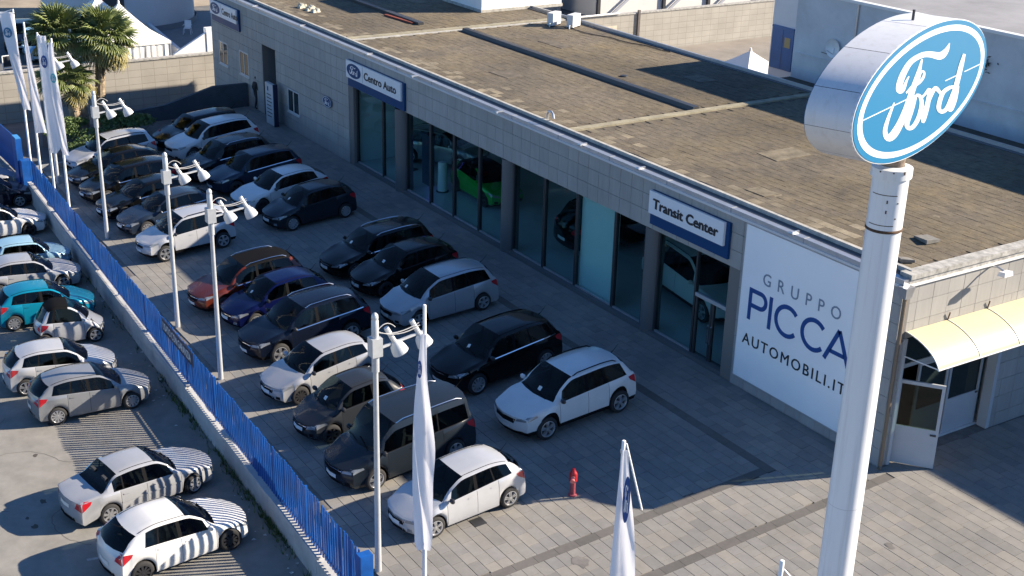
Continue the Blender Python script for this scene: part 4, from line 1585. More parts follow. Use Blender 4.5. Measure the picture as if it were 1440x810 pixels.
# doorway in the end wall
ed = lambda nm, mb_, m, **k: mb_.obj(nm, m, BL, **k)
fr_m = mat('door_frame_white', (.46, .48, .50), .45)
leafm = mat('door_leaf', (.43, .45, .48), .5, nscale=2, namt=.05)
dgl = mat('door_glass', (.018, .028, .028), .06)
XD = XE-.45
ed('door_frame', MB().box(XE-.30, XE+.05, 26.05, 26.17, 0, 3.80).box(XE-.30, XE+.02, 30.24, 30.38, 0, 3.80).box(XD-.04, XD+.06, 26.17, 30.24, 2.62, 2.74).box(XD-.04, XD+.06, 26.17, 30.24, 3.68, 3.80), fr_m)
ed('reveal', MB().box(XD, XE-.301, 26.02, 26.05, 0, 3.80).box(XD, XE-.301, 30.38, 30.41, 0, 3.80), mat('reveal_grey', (.30, .30, .31), .6))
ed('glass_pane', MB().box(XD, XD+.015, 26.17, 30.24, 2.74, 3.68), dgl)
ed('hall_darkness', MB().box(XD-.6, XD-.5, 26.0, 30.4, .05, 3.9), black)  # black sheet stands in for the darkness of the unlit interior
for (ya, yb_) in ((27.42, 28.72), (28.78, 30.22)):
    d_ = MB().box(XD-.02, XD+.04, ya, yb_, .03, 1.12).box(XD-.02, XD+.04, ya, ya+.09, 1.12, 2.60).box(XD-.02, XD+.04, yb_-.09, yb_, 1.12, 2.60).box(XD-.02, XD+.04, ya+.09, yb_-.09, 2.50, 2.60).obj('door', leafm, BL)
    MB().box(XD, XD+.015, ya+.09, yb_-.09, 1.12, 2.50).obj('door_pane', dgl, d_)
    MB().box(XD+.04, XD+.07, yb_-.16, yb_-.06, 1.05, 1.09).obj('door_handle', steel_dark, d_)
# leaf standing open towards the yard
d_ = MB().box(0, 1.22, -.03, .03, .03, 1.18).box(0, .09, -.03, .03, 1.18, 2.55).box(1.13, 1.22, -.03, .03, 1.18, 2.55).box(.09, 1.13, -.03, .03, 2.45, 2.55).obj('door', leafm, BL, loc=(XE-.10, 26.25, 0))
d_.rotation_euler = (0, 0, R(38))
d_['label'] = 'white door leaf standing open'
MB().box(.09, 1.13, -.008, .008, 1.18, 2.45).obj('door_pane', glassmat('door_clear', (.35, .42, .38), 1), d_)
MB().box(1.0, 1.16, -.07, -.03, 1.02, 1.06).obj('door_handle', steel_dark, d_)
settle(BL, (-46, YF, 0))

# canopy over the end doors
CN = thing('door_canopy', 'cream curved plastic canopy over the white doors in the end wall', 'canopy', (XE+.01, 28.5, 3.4))
cpm = mat('canopy_cream', (.63, .545, .32), .45, nscale=1.2, namt=.07)
prof = []
for k in range(9):
    a = R(8+66*k/8)
    prof.append((1.42*math.sin(a)/math.sin(R(74)), .62*(math.cos(a)-math.cos(R(74)))/(math.cos(R(8))-math.cos(R(74)))))
prof = [(x-prof[0][0], z) for x, z in prof]
ye = [-2.42, -.78, .86, 2.5]
for k in range(3):
    mb = MB()
    n_ = len(prof)
    for dz in (0, -.02):
        for yy in (ye[k]+.006, ye[k+1]-.006):
            mb.v += [(x, yy, z+dz) for x, z in prof]
    for i in range(n_-1):
        mb.f += [(i, n_+i, n_+i+1, i+1), (2*n_+i, 2*n_+i+1, 3*n_+i+1, 3*n_+i)]
        mb.f += [(i, i+1, 2*n_+i+1, 2*n_+i), (n_+i, 3*n_+i, 3*n_+i+1, n_+i+1)]
    mb.f += [(n_-1, 2*n_-1, 4*n_-1, 3*n_-1)]
    mb.mi = [0]*len(mb.f)
    mb.obj('canopy_panel', cpm, CN, True, 50, fix=True)
for y in ye:
    MB().tube([(x, y, z+.006) for x, z in prof], .014, 6).obj('rib', whitepaint, CN)
MB().tube([(prof[-1][0], ye[0], prof[-1][1]-.02), (prof[-1][0], ye[-1], prof[-1][1]-.02)], .025, 6).obj('front_bar', whitepaint, CN)
for y in (ye[0]+.05, ye[-1]-.05):
    MB().tube([(prof[-1][0]-.05, y, prof[-1][1]-.03), (.03, y, -.10)], .018, 6).obj('strut', whitepaint, CN)
for y in (ye[1], ye[2]):
    MB().tube([(.0, y, .60), (.05, y, .85)], .02, 5).obj('pin', rust, CN)
# ------------------------------------------------------------------ oval emblem, strokes as (x,y) pairs on the unit ellipse
LOGO = [[[0.252,0.607,0.264,0.598],[0.24,0.592,0.265,0.574],[0.223,0.571,0.266,0.538],[0.203,0.551,0.265,0.499],[0.183,0.537,0.257,0.465],[0.162,0.528,0.244,0.438],[0.141,0.521,0.226,0.413],[0.122,0.52,0.197,0.395],[0.109,0.522,0.152,0.394],[0.092,0.529,0.098,0.417],[0.057,0.547,0.048,0.45],[0.012,0.572,0.006,0.482],[-0.034,0.595,-0.029,0.505],[-0.073,0.611,-0.061,0.522],[-0.11,0.625,-0.092,0.536],[-0.148,0.635,-0.12,0.547],[-0.188,0.64,-0.15,0.552],[-0.228,0.639,-0.185,0.553],[-0.27,0.634,-0.222,0.549],[-0.311,0.623,-0.257,0.54],[-0.347,0.607,-0.285,0.526],[-0.376,0.584,-0.307,0.506],[-0.4,0.556,-0.325,0.479],[-0.419,0.525,-0.34,0.448],[-0.436,0.493,-0.354,0.417],[-0.452,0.461,-0.366,0.385],[-0.464,0.425,-0.376,0.351],[-0.474,0.389,-0.384,0.318],[-0.481,0.354,-0.39,0.287],[-0.486,0.319,-0.392,0.256],[-0.487,0.282,-0.392,0.225],[-0.484,0.245,-0.39,0.202],[-0.471,0.203,-0.392,0.201],[-0.43,0.152,-0.412,0.224],[-0.392,0.136,-0.42,0.225],[-0.368,0.141,-0.414,0.22],[-0.351,0.157,-0.404,0.218],[-0.342,0.183,-0.393,0.23],[-0.336,0.217,-0.381,0.254],[-0.332,0.251,-0.371,0.283],[-0.328,0.279,-0.36,0.307],[-0.323,0.299,-0.349,0.324],[-0.317,0.318,-0.339,0.339],[-0.312,0.333,-0.33,0.35],[-0.308,0.343,-0.324,0.358]],[[-0.165,0.541,-0.142,0.526],[-0.173,0.51,-0.142,0.49],[-0.184,0.466,-0.142,0.438],[-0.196,0.415,-0.143,0.378],[-0.21,0.364,-0.147,0.317],[-0.225,0.31,-0.156,0.257],[-0.242,0.253,-0.167,0.193],[-0.259,0.193,-0.179,0.129],[-0.276,0.132,-0.191,0.064],[-0.291,0.069,-0.203,-0.002],[-0.306,0.003,-0.215,-0.07],[-0.321,-0.06,-0.228,-0.138],[-0.336,-0.118,-0.242,-0.2],[-0.352,-0.169,-0.256,-0.256],[-0.369,-0.215,-0.271,-0.307],[-0.386,-0.257,-0.287,-0.355],[-0.404,-0.295,-0.303,-0.398],[-0.423,-0.328,-0.321,-0.438],[-0.443,-0.357,-0.339,-0.475],[-0.462,-0.38,-0.359,-0.505],[-0.479,-0.397,-0.381,-0.528],[-0.492,-0.409,-0.405,-0.541],[-0.501,-0.416,-0.432,-0.546],[-0.501,-0.421,-0.468,-0.538],[-0.488,-0.434,-0.515,-0.503],[-0.489,-0.435,-0.548,-0.455],[-0.503,-0.414,-0.569,-0.408],[-0.517,-0.383,-0.583,-0.361],[-0.527,-0.351,-0.59,-0.315],[-0.53,-0.315,-0.589,-0.271],[-0.527,-0.273,-0.583,-0.228],[-0.522,-0.229,-0.573,-0.185],[-0.516,-0.187,-0.563,-0.146],[-0.509,-0.146,-0.553,-0.108],[-0.5,-0.106,-0.54,-0.071],[-0.492,-0.069,-0.527,-0.037],[-0.485,-0.037,-0.516,-0.009],[-0.481,-0.01,-0.507,0.013],[-0.478,0.012,-0.499,0.03],[-0.477,0.03,-0.491,0.043],[-0.476,0.043,-0.486,0.052]],[[-0.316,0.094,-0.334,0.118],[-0.3,0.102,-0.322,0.131],[-0.277,0.114,-0.305,0.15],[-0.252,0.126,-0.284,0.17],[-0.229,0.136,-0.262,0.186],[-0.206,0.14,-0.237,0.194],[-0.182,0.143,-0.211,0.197],[-0.156,0.146,-0.187,0.199],[-0.133,0.153,-0.167,0.204],[-0.113,0.165,-0.15,0.213],[-0.096,0.18,-0.134,0.225],[-0.082,0.197,-0.121,0.238],[-0.073,0.217,-0.112,0.251],[-0.068,0.239,-0.107,0.267],[-0.068,0.264,-0.106,0.285],[-0.071,0.288,-0.107,0.302],[-0.079,0.311,-0.109,0.311],[-0.096,0.333,-0.11,0.314],[-0.115,0.348,-0.115,0.318],[-0.134,0.355,-0.122,0.322],[-0.15,0.353,-0.127,0.323],[-0.158,0.341,-0.131,0.317],[-0.163,0.324,-0.134,0.302],[-0.166,0.305,-0.137,0.284],[-0.169,0.286,-0.14,0.265],[-0.171,0.265,-0.142,0.245],[-0.173,0.242,-0.144,0.222],[-0.175,0.221,-0.146,0.201],[-0.176,0.206,-0.147,0.187]],[[-0.194,0.015,-0.148,-0.02],[-0.202,-0.019,-0.151,-0.058],[-0.213,-0.069,-0.156,-0.113],[-0.226,-0.124,-0.163,-0.175],[-0.239,-0.175,-0.17,-0.231],[-0.252,-0.222,-0.181,-0.284],[-0.266,-0.271,-0.193,-0.335],[-0.278,-0.319,-0.204,-0.381],[-0.283,-0.363,-0.209,-0.416],[-0.279,-0.404,-0.207,-0.439],[-0.265,-0.444,-0.205,-0.451],[-0.242,-0.48,-0.203,-0.457],[-0.216,-0.51,-0.202,-0.459],[-0.186,-0.53,-0.199,-0.462],[-0.158,-0.54,-0.188,-0.465],[-0.13,-0.54,-0.175,-0.465],[-0.106,-0.529,-0.161,-0.458],[-0.085,-0.508,-0.146,-0.44],[-0.065,-0.479,-0.13,-0.412],[-0.047,-0.443,-0.115,-0.378],[-0.034,-0.402,-0.104,-0.342],[-0.026,-0.355,-0.097,-0.3],[-0.021,-0.303,-0.091,-0.253],[-0.021,-0.249,-0.089,-0.206],[-0.025,-0.199,-0.091,-0.165],[-0.036,-0.152,-0.097,-0.13],[-0.052,-0.108,-0.106,-0.098],[-0.071,-0.069,-0.118,-0.069],[-0.092,-0.035,-0.126,-0.051],[-0.12,-0.006,-0.131,-0.044],[-0.146,0.009,-0.14,-0.037],[-0.164,0.015,-0.155,-0.03],[-0.175,0.019,-0.167,-0.024]],[[-0.076,-0.117,-0.101,-0.086],[-0.066,-0.11,-0.091,-0.078],[-0.051,-0.1,-0.077,-0.067],[-0.034,-0.088,-0.062,-0.053],[-0.016,-0.078,-0.047,-0.04],[0.005,-0.063,-0.031,-0.022],[0.028,-0.046,-0.013,0.003],[0.044,-0.039,0.008,0.022],[0.012,-0.012,0.066,-0.019],[0.011,-0.032,0.078,-0.07],[0.009,-0.084,0.081,-0.131],[0.004,-0.145,0.08,-0.197],[-0.001,-0.203,0.078,-0.26],[-0.008,-0.259,0.074,-0.319],[-0.016,-0.317,0.067,-0.381],[-0.023,-0.372,0.059,-0.436],[-0.028,-0.417,0.051,-0.479],[-0.028,-0.449,0.044,-0.505],[-0.025,-0.471,0.036,-0.52],[-0.021,-0.487,0.028,-0.527],[-0.019,-0.498,0.023,-0.533]],[[0.058,-0.279,0.028,-0.254],[0.069,-0.247,0.034,-0.218],[0.084,-0.2,0.043,-0.166],[0.101,-0.152,0.053,-0.112],[0.116,-0.116,0.062,-0.069],[0.128,-0.094,0.071,-0.041],[0.138,-0.081,0.079,-0.02],[0.144,-0.077,0.093,-0.005],[0.138,-0.076,0.123,-0.006],[0.133,-0.073,0.161,-0.034],[0.146,-0.088,0.187,-0.067],[0.164,-0.112,0.207,-0.098],[0.179,-0.131,0.221,-0.123],[0.188,-0.142,0.23,-0.145],[0.196,-0.153,0.233,-0.163],[0.203,-0.165,0.233,-0.174],[0.209,-0.174,0.233,-0.181]],[[0.375,-0.116,0.412,-0.18],[0.349,-0.117,0.387,-0.183],[0.312,-0.117,0.354,-0.187],[0.27,-0.125,0.322,-0.196],[0.236,-0.148,0.301,-0.215],[0.215,-0.191,0.287,-0.252],[0.201,-0.247,0.276,-0.305],[0.194,-0.306,0.27,-0.36],[0.193,-0.358,0.27,-0.403],[0.203,-0.406,0.274,-0.431],[0.224,-0.452,0.281,-0.45],[0.253,-0.491,0.288,-0.463],[0.287,-0.523,0.292,-0.468],[0.322,-0.542,0.298,-0.471],[0.355,-0.547,0.313,-0.472],[0.385,-0.543,0.33,-0.466],[0.41,-0.527,0.345,-0.455],[0.429,-0.498,0.359,-0.432],[0.445,-0.459,0.372,-0.397],[0.457,-0.417,0.384,-0.356],[0.468,-0.377,0.396,-0.318],[0.478,-0.337,0.408,-0.28],[0.487,-0.295,0.421,-0.242],[0.493,-0.254,0.429,-0.209],[0.49,-0.213,0.432,-0.189],[0.463,-0.167,0.435,-0.193],[0.428,-0.142,0.429,-0.189],[0.404,-0.132,0.411,-0.179],[0.39,-0.126,0.396,-0.17]],[[0.521,0.327,0.568,0.295],[0.513,0.3,0.566,0.264],[0.502,0.262,0.565,0.22],[0.49,0.217,0.563,0.168],[0.479,0.166,0.559,0.112],[0.47,0.109,0.554,0.052],[0.462,0.044,0.548,-0.014],[0.455,-0.023,0.541,-0.083],[0.447,-0.09,0.534,-0.15],[0.439,-0.157,0.527,-0.218],[0.431,-0.226,0.519,-0.289],[0.423,-0.29,0.511,-0.355],[0.415,-0.343,0.501,-0.412],[0.404,-0.383,0.486,-0.455],[0.391,-0.415,0.469,-0.488],[0.38,-0.444,0.456,-0.51],[0.377,-0.478,0.45,-0.521],[0.393,-0.521,0.449,-0.525],[0.425,-0.562,0.449,-0.528],[0.464,-0.587,0.447,-0.531],[0.492,-0.582,0.452,-0.533],[0.507,-0.556,0.466,-0.517],[0.52,-0.518,0.481,-0.484],[0.531,-0.471,0.495,-0.442],[0.54,-0.423,0.506,-0.398],[0.543,-0.368,0.513,-0.347],[0.544,-0.305,0.517,-0.288],[0.543,-0.247,0.52,-0.233],[0.542,-0.208,0.521,-0.195]]]


def oval(parent, c, ud, a, b, off, m, name, inner=0.0, thick=.01, n=48, squash=None):
    """an elliptical plate (or ring, inner = fraction) at distance off along the face normal"""
    u_ = Vector(ud)
    v_ = Vector((0, 0, 1))
    nn = u_.cross(v_)
    c = Vector(c)
    mb_ = MB()
    e = lambda r1, r2_, o_, k: c+u_*(a*r1*math.cos(2*PI*k/n))+v_*(b*r2_*math.sin(2*PI*k/n))+nn*o_
    if inner:
        ia, ib = inner
        A = [e(1, 1, off, k) for k in range(n)]
        B_ = [e(ia, ib, off, k) for k in range(n)]
        A2 = [e(1, 1, off-thick, k) for k in range(n)]
        mb_.add(A+B_+A2, [(k, (k+1) % n, n+(k+1) % n, n+k) for k in range(n)]+[(k, 2*n+k, 2*n+(k+1) % n, (k+1) % n) for k in range(n)])
    else:
        A = [e(1, 1, off, k) for k in range(n)]
        A2 = [e(1, 1, off-thick, k) for k in range(n)]
        mb_.add(A+A2, [tuple(range(n))]+[(k, n+k, n+(k+1) % n, (k+1) % n) for k in range(n)])
    return mb_.obj(name, m, parent, fix=False)


def script_letters(parent, c, ud, a, b, off, m, sx=1.0, sy=1.0):
    u_ = Vector(ud)
    v_ = Vector((0, 0, 1))
    nn = u_.cross(v_)
    c = Vector(c)
    mb_ = MB()
    for i, st_ in enumerate(LOGO):
        o_ = off+.0006*i
        vs = []
        for lx, ly, rx, ry in st_:
            vs.append(c+u_*(a*lx*sx)+v_*(b*ly*sy)+nn*o_)
            vs.append(c+u_*(a*rx*sx)+v_*(b*ry*sy)+nn*o_)
        fs = []
        for k in range(len(st_)-1):
            fs.append((2*k, 2*k+2, 2*k+3, 2*k+1))
        mb_.add(vs, fs)
    me = mb_.mesh('lettering', m)
    o_ = bpy.data.objects.new('lettering', me)
    link(o_, parent)
    return o_


def emblem(parent, c, ud, a, b, off, blue_m, rim_m_=None):
    oval(parent, c, ud, a, b, off, rim_m_ or blue_m, 'oval_rim')
    oval(parent, c, ud, a*.955, b*.93, off+.004, signwhite, 'oval_ring', inner=(.93, .90), thick=.004)
    oval(parent, c, ud, a*.885, b*.835, off+.004, blue_m, 'oval_face', thick=.004)
    script_letters(parent, c, ud, a, b, off+.008, signwhite)


# ------------------------------------------------------------------ big pole sign
PS = thing('pole_sign', 'tall white pole carrying the big sky blue oval sign with white script', 'pole sign', (-13.545, 16.048, -.29))
pm = streak_mat('pole_white', (.72, .73, .74), (.30, .27, .23), .42, .45)
MB().lathe([(.34, 0), (.34, .1), (.325, .3), (.287, 11.16)], 36).obj('pole', pm, PS, True, 40)
MB().lathe([(.288, 11.161), (.302, 11.168), (.302, 11.195), (.288, 11.21)], 36).obj('joint_ring', rust, PS, True, 30)
MB().lathe([(.290, 11.211), (.290, 12.06)], 36).obj('access_drum', pm, PS, True)
MB().lathe([(.290, 12.061), (.328, 12.065), (.328, 12.22), (.20, 12.25)], 36).obj('collar', pm, PS, True, 30)
MB().lathe([(.19, 12.248), (.19, 12.56)], 20).obj('neck', mat('neck_rust', (.22, .17, .13), .9, nscale=8, namt=.6), PS, True)
dcol = -.55
for k, (a0, z0) in enumerate(((-1.22, 11.70), (-.62, 11.68), (-.66, 11.42), (-1.22, 11.53), (-1.75, 12.19), (-1.1, 12.195), (-.55, 12.19))):
    c, s_ = math.cos(a0+.35), math.sin(a0+.35)
    r_ = .290 if z0 < 11.93 else .330
    MB().beam((c*(r_-.01), s_*(r_-.01), z0), (c*(r_+.006), s_*(r_+.006), z0), .022, .022+.03*(k % 3 == 0)).obj('rust_patch', rust, PS)
seam = MB()
for (z0, a1, a2) in ((11.80, -2.2, -.7), (11.29, -2.2, -.7)):
    for k in range(12):
        aa, ab = a1+(a2-a1)*k/12+.35, a1+(a2-a1)*(k+1)/12+.35
        r_ = .2915
        seam.hexa([(math.cos(aa)*r_, math.sin(aa)*r_, z0), (math.cos(ab)*r_, math.sin(ab)*r_, z0), (math.cos(ab)*.28, math.sin(ab)*.28, z0), (math.cos(aa)*.28, math.sin(aa)*.28, z0)],
                  [(math.cos(aa)*r_, math.sin(aa)*r_, z0+.013), (math.cos(ab)*r_, math.sin(ab)*r_, z0+.013), (math.cos(ab)*.28, math.sin(ab)*.28, z0+.013), (math.cos(aa)*.28, math.sin(aa)*.28, z0+.013)])
seam.obj('hatch_seam', rust, PS)
for z0 in (2.2, 4.1, 6.0, 7.9, 9.6):
    rr = .325-.04*(z0-.3)/10.7
    MB().lathe([(rr+.0015, z0), (rr+.0015, z0+.012)], 36).obj('weld_seam', mat('weld_grey', (.52, .53, .54), .5), PS, True)
ang = 1.932
su = Vector((math.cos(ang), math.sin(ang), 0))
sn = Vector((su.y, -su.x, 0))
sa, sb, sh = 2.839, 1.022, .373
SC = Vector((0, 0, 13.238+.29))
n = 72
drum = streak_mat('drum_grey', (.62, .63, .65), (.30, .28, .25), .42, .35)
segs = 12
per = n//segs
for q_ in range(segs):
    mb = MB()
    pts = []
    for k in range(q_*per, (q_+1)*per+1):
        t_ = 2*PI*k/n+.12
        t_ += (.003 if k == q_*per else -.003 if k == (q_+1)*per else 0)
        e = su*(sa*math.cos(t_))+Vector((0, 0, sb*math.sin(t_)))
        pts += [SC+e+sn*(sh-.02), SC+e-sn*(sh-.02)]
    m_ = len(pts)//2
    mb.add(pts, [(2*k, 2*k+2, 2*k+3, 2*k+1) for k in range(m_-1)])
    mb.obj('rim_panel', drum, PS, True)
oval(PS, SC, su, sa*.997, sb*.993, 0.0, rust, 'core', thick=.1)
oval(PS, SC, su, sa, sb, sh-.012, signwhite, 'face_edge', thick=.03, n=72)
oval(PS, SC, su, sa*.992, sb*.985, sh-.002, skyblue, 'oval_rim', thick=.008, n=72)
oval(PS, SC, su, sa*.945, sb*.915, sh+.002, signwhite, 'oval_ring', inner=(.935, .905), thick=.003, n=72)
oval(PS, SC, su, sa*.884, sb*.828, sh+.002, skyblue, 'oval_face', thick=.003, n=72)
script_letters(PS, SC, su, sa, sb, sh+.006, signwhite)
oval(PS, SC, -su, sa*.992, sb*.985, sh-.002, skyblue, 'oval_rim', thick=.008, n=72)
oval(PS, SC, -su, sa*.945, sb*.915, sh+.002, signwhite, 'oval_ring', inner=(.935, .905), thick=.003, n=72)
oval(PS, SC, -su, sa*.884, sb*.828, sh+.002, skyblue, 'oval_face', thick=.003, n=72)
script_letters(PS, SC, -su, sa, sb, sh+.006, signwhite)
for (ua, ub) in ((-.945, -.30), (.28, .52), (.60, .945)):
    a_ = SC+su*(sa*ua)+sn*(sh+.004)
    b_ = SC+su*(sa*ub)+sn*(sh+.004)
    MB().beam(a_, b_, .006, .012).obj('face_joint', signwhite, PS)
MB().tube([SC+Vector((0, 0, sb-.02)), SC+Vector((0, 0, sb+.16))], .022, 6).obj('spike', steel_dark, PS)

# ------------------------------------------------------------------ wall signs
XD_, UD_ = (1, 0, 0), (0, 0, 1)


def wall_sign(x0, x1, z0, z1, label, body, logo):
    t = thing('wall_sign', label, 'sign')
    d = YF-.10
    zs = z0+(z1-z0)*.34
    MB().box(x0, x1, d, YF-.002, z0, z1).obj('backing', signblue, t)
    MB().box(x0-.0, x1-.16, d-.09, d-.001, zs, z1-.0).obj('panel', signwhite, t)
    yy = d-.091
    h = z1-zs
    if logo:
        oval(t, ((x0+.82), yy, (zs+z1)/2), XD_,   .74, h*.43, .012, signwhite, 'oval_rim', thick=.012)
        oval(t, ((x0+.82), yy, (zs+z1)/2), XD_, .71, h*.405, .016, signblue, 'oval_face', thick=.004)
        script_letters(t, (x0+.82, yy, (zs+z1)/2), XD_, .72, h*.41, .02, signwhite)
        MB().box(x0+1.68, x0+1.70, yy-.004, yy, zs+.04, z1-.04).obj('divider', inkgrey, t)
        lettering(body, t, ink, (x0+1.82, yy-.004, zs+h*.27), XD_, UD_, (x1-x0)*.565, h*.46, bold=.075)
    else:
        lettering(body, t, ink, (x0+.20, yy-.004, zs+h*.27), XD_, UD_, (x1-x0)*.845, h*.46, bold=.095)
    settle(t, ((x0+x1)/2, d, z0))


wall_sign(-53.55, -48.1, 3.78, 4.98, 'white and blue sign with oval emblem over the far end of the glazing', 'Centro Auto', True)
wall_sign(-31.20, -27.42, 3.93, 5.08, 'white and blue sign without emblem above the entrance bay', 'Transit Center', False)
wall_sign(-70.95, -66.9, 3.85, 5.0, 'small distant white and blue sign at the far end of the facade', 'Centro Auto', True)
t = thing('wall_emblem', 'small dark blue oval emblem alone on the grey cladding', 'emblem', (-55.95, YF, 2.45))
emblem(t, (0, -.005, 0), XD_, .50, .27, .08, signblue)
# banner
t = thing('wall_banner', 'big white banner with blue and grey capitals left of the big pole', 'banner')
bx0, bx1, bz0, bz1 = -26.74, -21.75, .38, 5.28
mb = MB()
mb.box(bx0, bx1, YF-.05, YF-.004, bz0, bz1)
mb.obj('sheet', mat('banner_white', (.86, .87, .88), .6, nscale=.5, namt=.03), t)
MB().box(bx0-.03, bx0, YF-.055, YF-.003, bz0, bz1).box(bx1, bx1+.03, YF-.055, YF-.003, bz0, bz1).box(bx0, bx1, YF-.055, YF-.003, bz1, bz1+.03).box(bx0, bx1, YF-.055, YF-.003, bz0-.03, bz0).obj('frame', steel, t)
yb = YF-.056
lettering('GRUPPO', t, inkgrey, (-25.85, yb, 3.66), XD_, UD_, 3.12, .38, bold=.01, space=1.9)
lettering('AUTOMOBILI.IT', t, ink, (-26.48, yb, 1.56), XD_, UD_, 4.24, .35, bold=.02, space=1.25)
# PICCA in thin geometric strokes
pic = MB()
yb2 = YF-.06


def stroke(pts, wd):
    for i in range(len(pts)-1):
        a_, b_ = Vector(pts[i]), Vector(pts[i+1])
        d_ = (b_-a_).normalized()
        nn = Vector((-d_.y, d_.x))*wd/2
        e = d_*(.0 if len(pts) == 2 else .006)
        q = [a_-e-nn, b_+e-nn, b_+e+nn, a_-e+nn]
        o_ = .0004*(i % 2)
        pic.hexa([(c.x, yb2+.01, c.y) for c in q], [(c.x, yb2-o_, c.y) for c in q])


z0, z1 = 2.38, 3.40
sw = .135
stroke([(-26.30, z0), (-26.30, z1)], sw)
cr_ = .235
cz = z1-.0675-cr_
stroke([(-26.24, z1-.0675), (-25.87, z1-.0675)], sw)
stroke([(-25.87+cr_*math.sin(a), cz+cr_*math.cos(a)) for a in [PI*k/12 for k in range(13)]], sw)
stroke([(-26.24, cz-cr_), (-25.87, cz-cr_)], sw)
stroke([(-25.43, z0), (-25.43, z1)], sw)
for cx in (-24.72, -23.64):
    stroke([(cx+.455*math.cos(a), (z0+z1)/2+.445*math.sin(a)) for a in [R(42)+R(276)*k/24 for k in range(25)]], sw)
stroke([(-23.16, z0), (-22.70, z1-.02)], sw)
stroke([(-22.70, z1-.02), (-22.24, z0)], sw)
stroke([(-22.98, z0+.30), (-22.42, z0+.30)], sw*.9)
pic.obj('lettering', inkblue, t, fix=True)
settle(t, ((bx0+bx1)/2, YF, bz0))
# totem by the far window
t = thing('totem_sign', 'tall white information totem with a dark blue edge beside the far alcove', 'totem', (-61.75, 25.25, 0))
MB().box(-.62, .45, -.09, .09, .0, 2.15).obj('panel', mat('totem_white', (.48, .52, .56), .45), t)
MB().box(.451, .51, -.12, .12, 0, 2.2).obj('edge', navy, t)
tl_ = MB()
for k in range(7):
    tl_.box(-.45, .1+.05*(k % 3), -.096, -.0905, 1.55-.19*k, 1.60-.19*k)
tl_.obj('text_lines', ink, t)
MB().box(-.35, -.2, -.096, -.0905, 1.75, 1.98).obj('emblem', signblue, t)

# ------------------------------------------------------------------ street lamps
LAB = ['tall grey lamp post farthest away, behind the row of white flags',
       'tall grey lamp post in front of the palms at the far end of the cars',
       'tall grey lamp post beside the black cars and the slate blue car',
       'tall grey lamp post in front of the dark red car',
       'nearest grey lamp post, in front of the dark van and left of the furled flag']
LP = [(-58.59, 13.45, 6.25, 0.0), (-50.41, 13.26, 6.0, .010), (-40.57, 12.77, 6.15, .004), (-36.02, 12.59, 6.28, .030), (-24.15, 12.09, 6.78, .008)]
galv = mat('lamp_grey', (.50, .52, .54), .45, .35, nscale=4, namt=.1)
white_en = mat('lamp_shell', (.52, .54, .56), .45)


def lamp_meshes(h):
    d = {}
    d['post'] = MB().lathe([(.085, 0), (.075, 1.5), (.06, h-.98)], 14).mesh('post', galv, True)
    d['cap_tube'] = MB().lathe([(.085, h-.5), (.085, h-.08), (.07, h-.06), (.085, h-.02), (.075, h+.05), (.04, h+.10), (.001, h+.115)], 14).mesh('cap_tube', galv, True, 60)
    d['clamp_box'] = MB().box(-.13, .13, -.13, .13, h-.95, h-.50).mesh('clamp_box', galv)
    d['sleeve'] = MB().lathe([(.09, h-1.35), (.09, h-.951)], 14).mesh('sleeve', galv, True)
    return d


AD = Vector((-.12, .99, .0)).normalized()
for i, (x, y, h, lean) in enumerate(LP):
    t = thing('street_lamp', LAB[i], 'lamp', (x, y, fore_z(x, y)-.02), 0, 'lamp posts along the fence')
    t.rotation_euler = (lean*.3, lean, 0)
    for nm, me in lamp_meshes(h).items():
        inst(nm, me, t)
    za = h-.80
    MB().beam(AD*.10+Vector((0, 0, za)), AD*1.32+Vector((0, 0, za+.10)), .05, .05).obj('arm', galv, t)
    for s_ in (.52, 1.22):
        c = AD*s_+Vector((.02, 0, za+.06))
        ax = (Vector((.16, .42, -.86))).normalized()
        top_ = c-ax*.42
        MB().tube([top_, c-ax*.02], .062, 10).obj('ballast', galv, t, True)
        x_ = ax.orthogonal().normalized()
        y_ = ax.cross(x_)
        prof_ = [(.065, -.02), (.10, .02), (.155, .09), (.185, .19), (.20, .30), (.19, .305), (.13, .10), (.05, .05)]
        vs, fs = [], []
        ns = 18
        for r_, hh in prof_:
            for k in range(ns):
                a = 2*PI*k/ns
                vs.append(c+ax*hh+(x_*math.cos(a)+y_*math.sin(a))*r_)
        for k in range(len(prof_)-1):
            for j in range(ns):
                fs.append((k*ns+j, k*ns+(j+1) % ns, (k+1)*ns+(j+1) % ns, (k+1)*ns+j))
        mb = MB()
        mb.add(vs, fs)
        mb.obj('lamp_shade', white_en, t, True, 60, fix=True)
    wi = MB()
    for k in range(3):
        a_, b_ = Vector((0, 0, h-.42+.05*k)), AD*(.55 if k == 0 else 1.2)+Vector((0, 0, za+.42-.05*k))
        sag = .14+.05*k
        wi.tube([a_+(b_-a_)*(j/8)+Vector((.03*k, 0, -sag*4*(j/8)*(1-j/8)*(.6 if k else -1.2))) for j in range(9)], .011, 4, cap=False)
    wi.obj('cable', mat('cable_grey', (.42, .42, .42), .6), t)

# ------------------------------------------------------------------ flags
cloth = mat('flag_cloth', (.86, .85, .88), .8)
_t = cloth.node_tree
_tl = _t.nodes.new('ShaderNodeBsdfTranslucent')
_tl.inputs['Color'].default_value = (.86, .85, .88, 1)
_mx = _t.nodes.new('ShaderNodeMixShader')
_mx.inputs[0].default_value = .42
_t.links.new(_t.nodes['Principled BSDF'].outputs[0], _mx.inputs[1])
_t.links.new(_tl.outputs[0], _mx.inputs[2])
_t.links.new(_mx.outputs[0], _t.nodes['Material Output'].inputs[0])
VR = Vector((.545, .838, 0))        # across the view
VF = Vector((-.838, .545, 0))


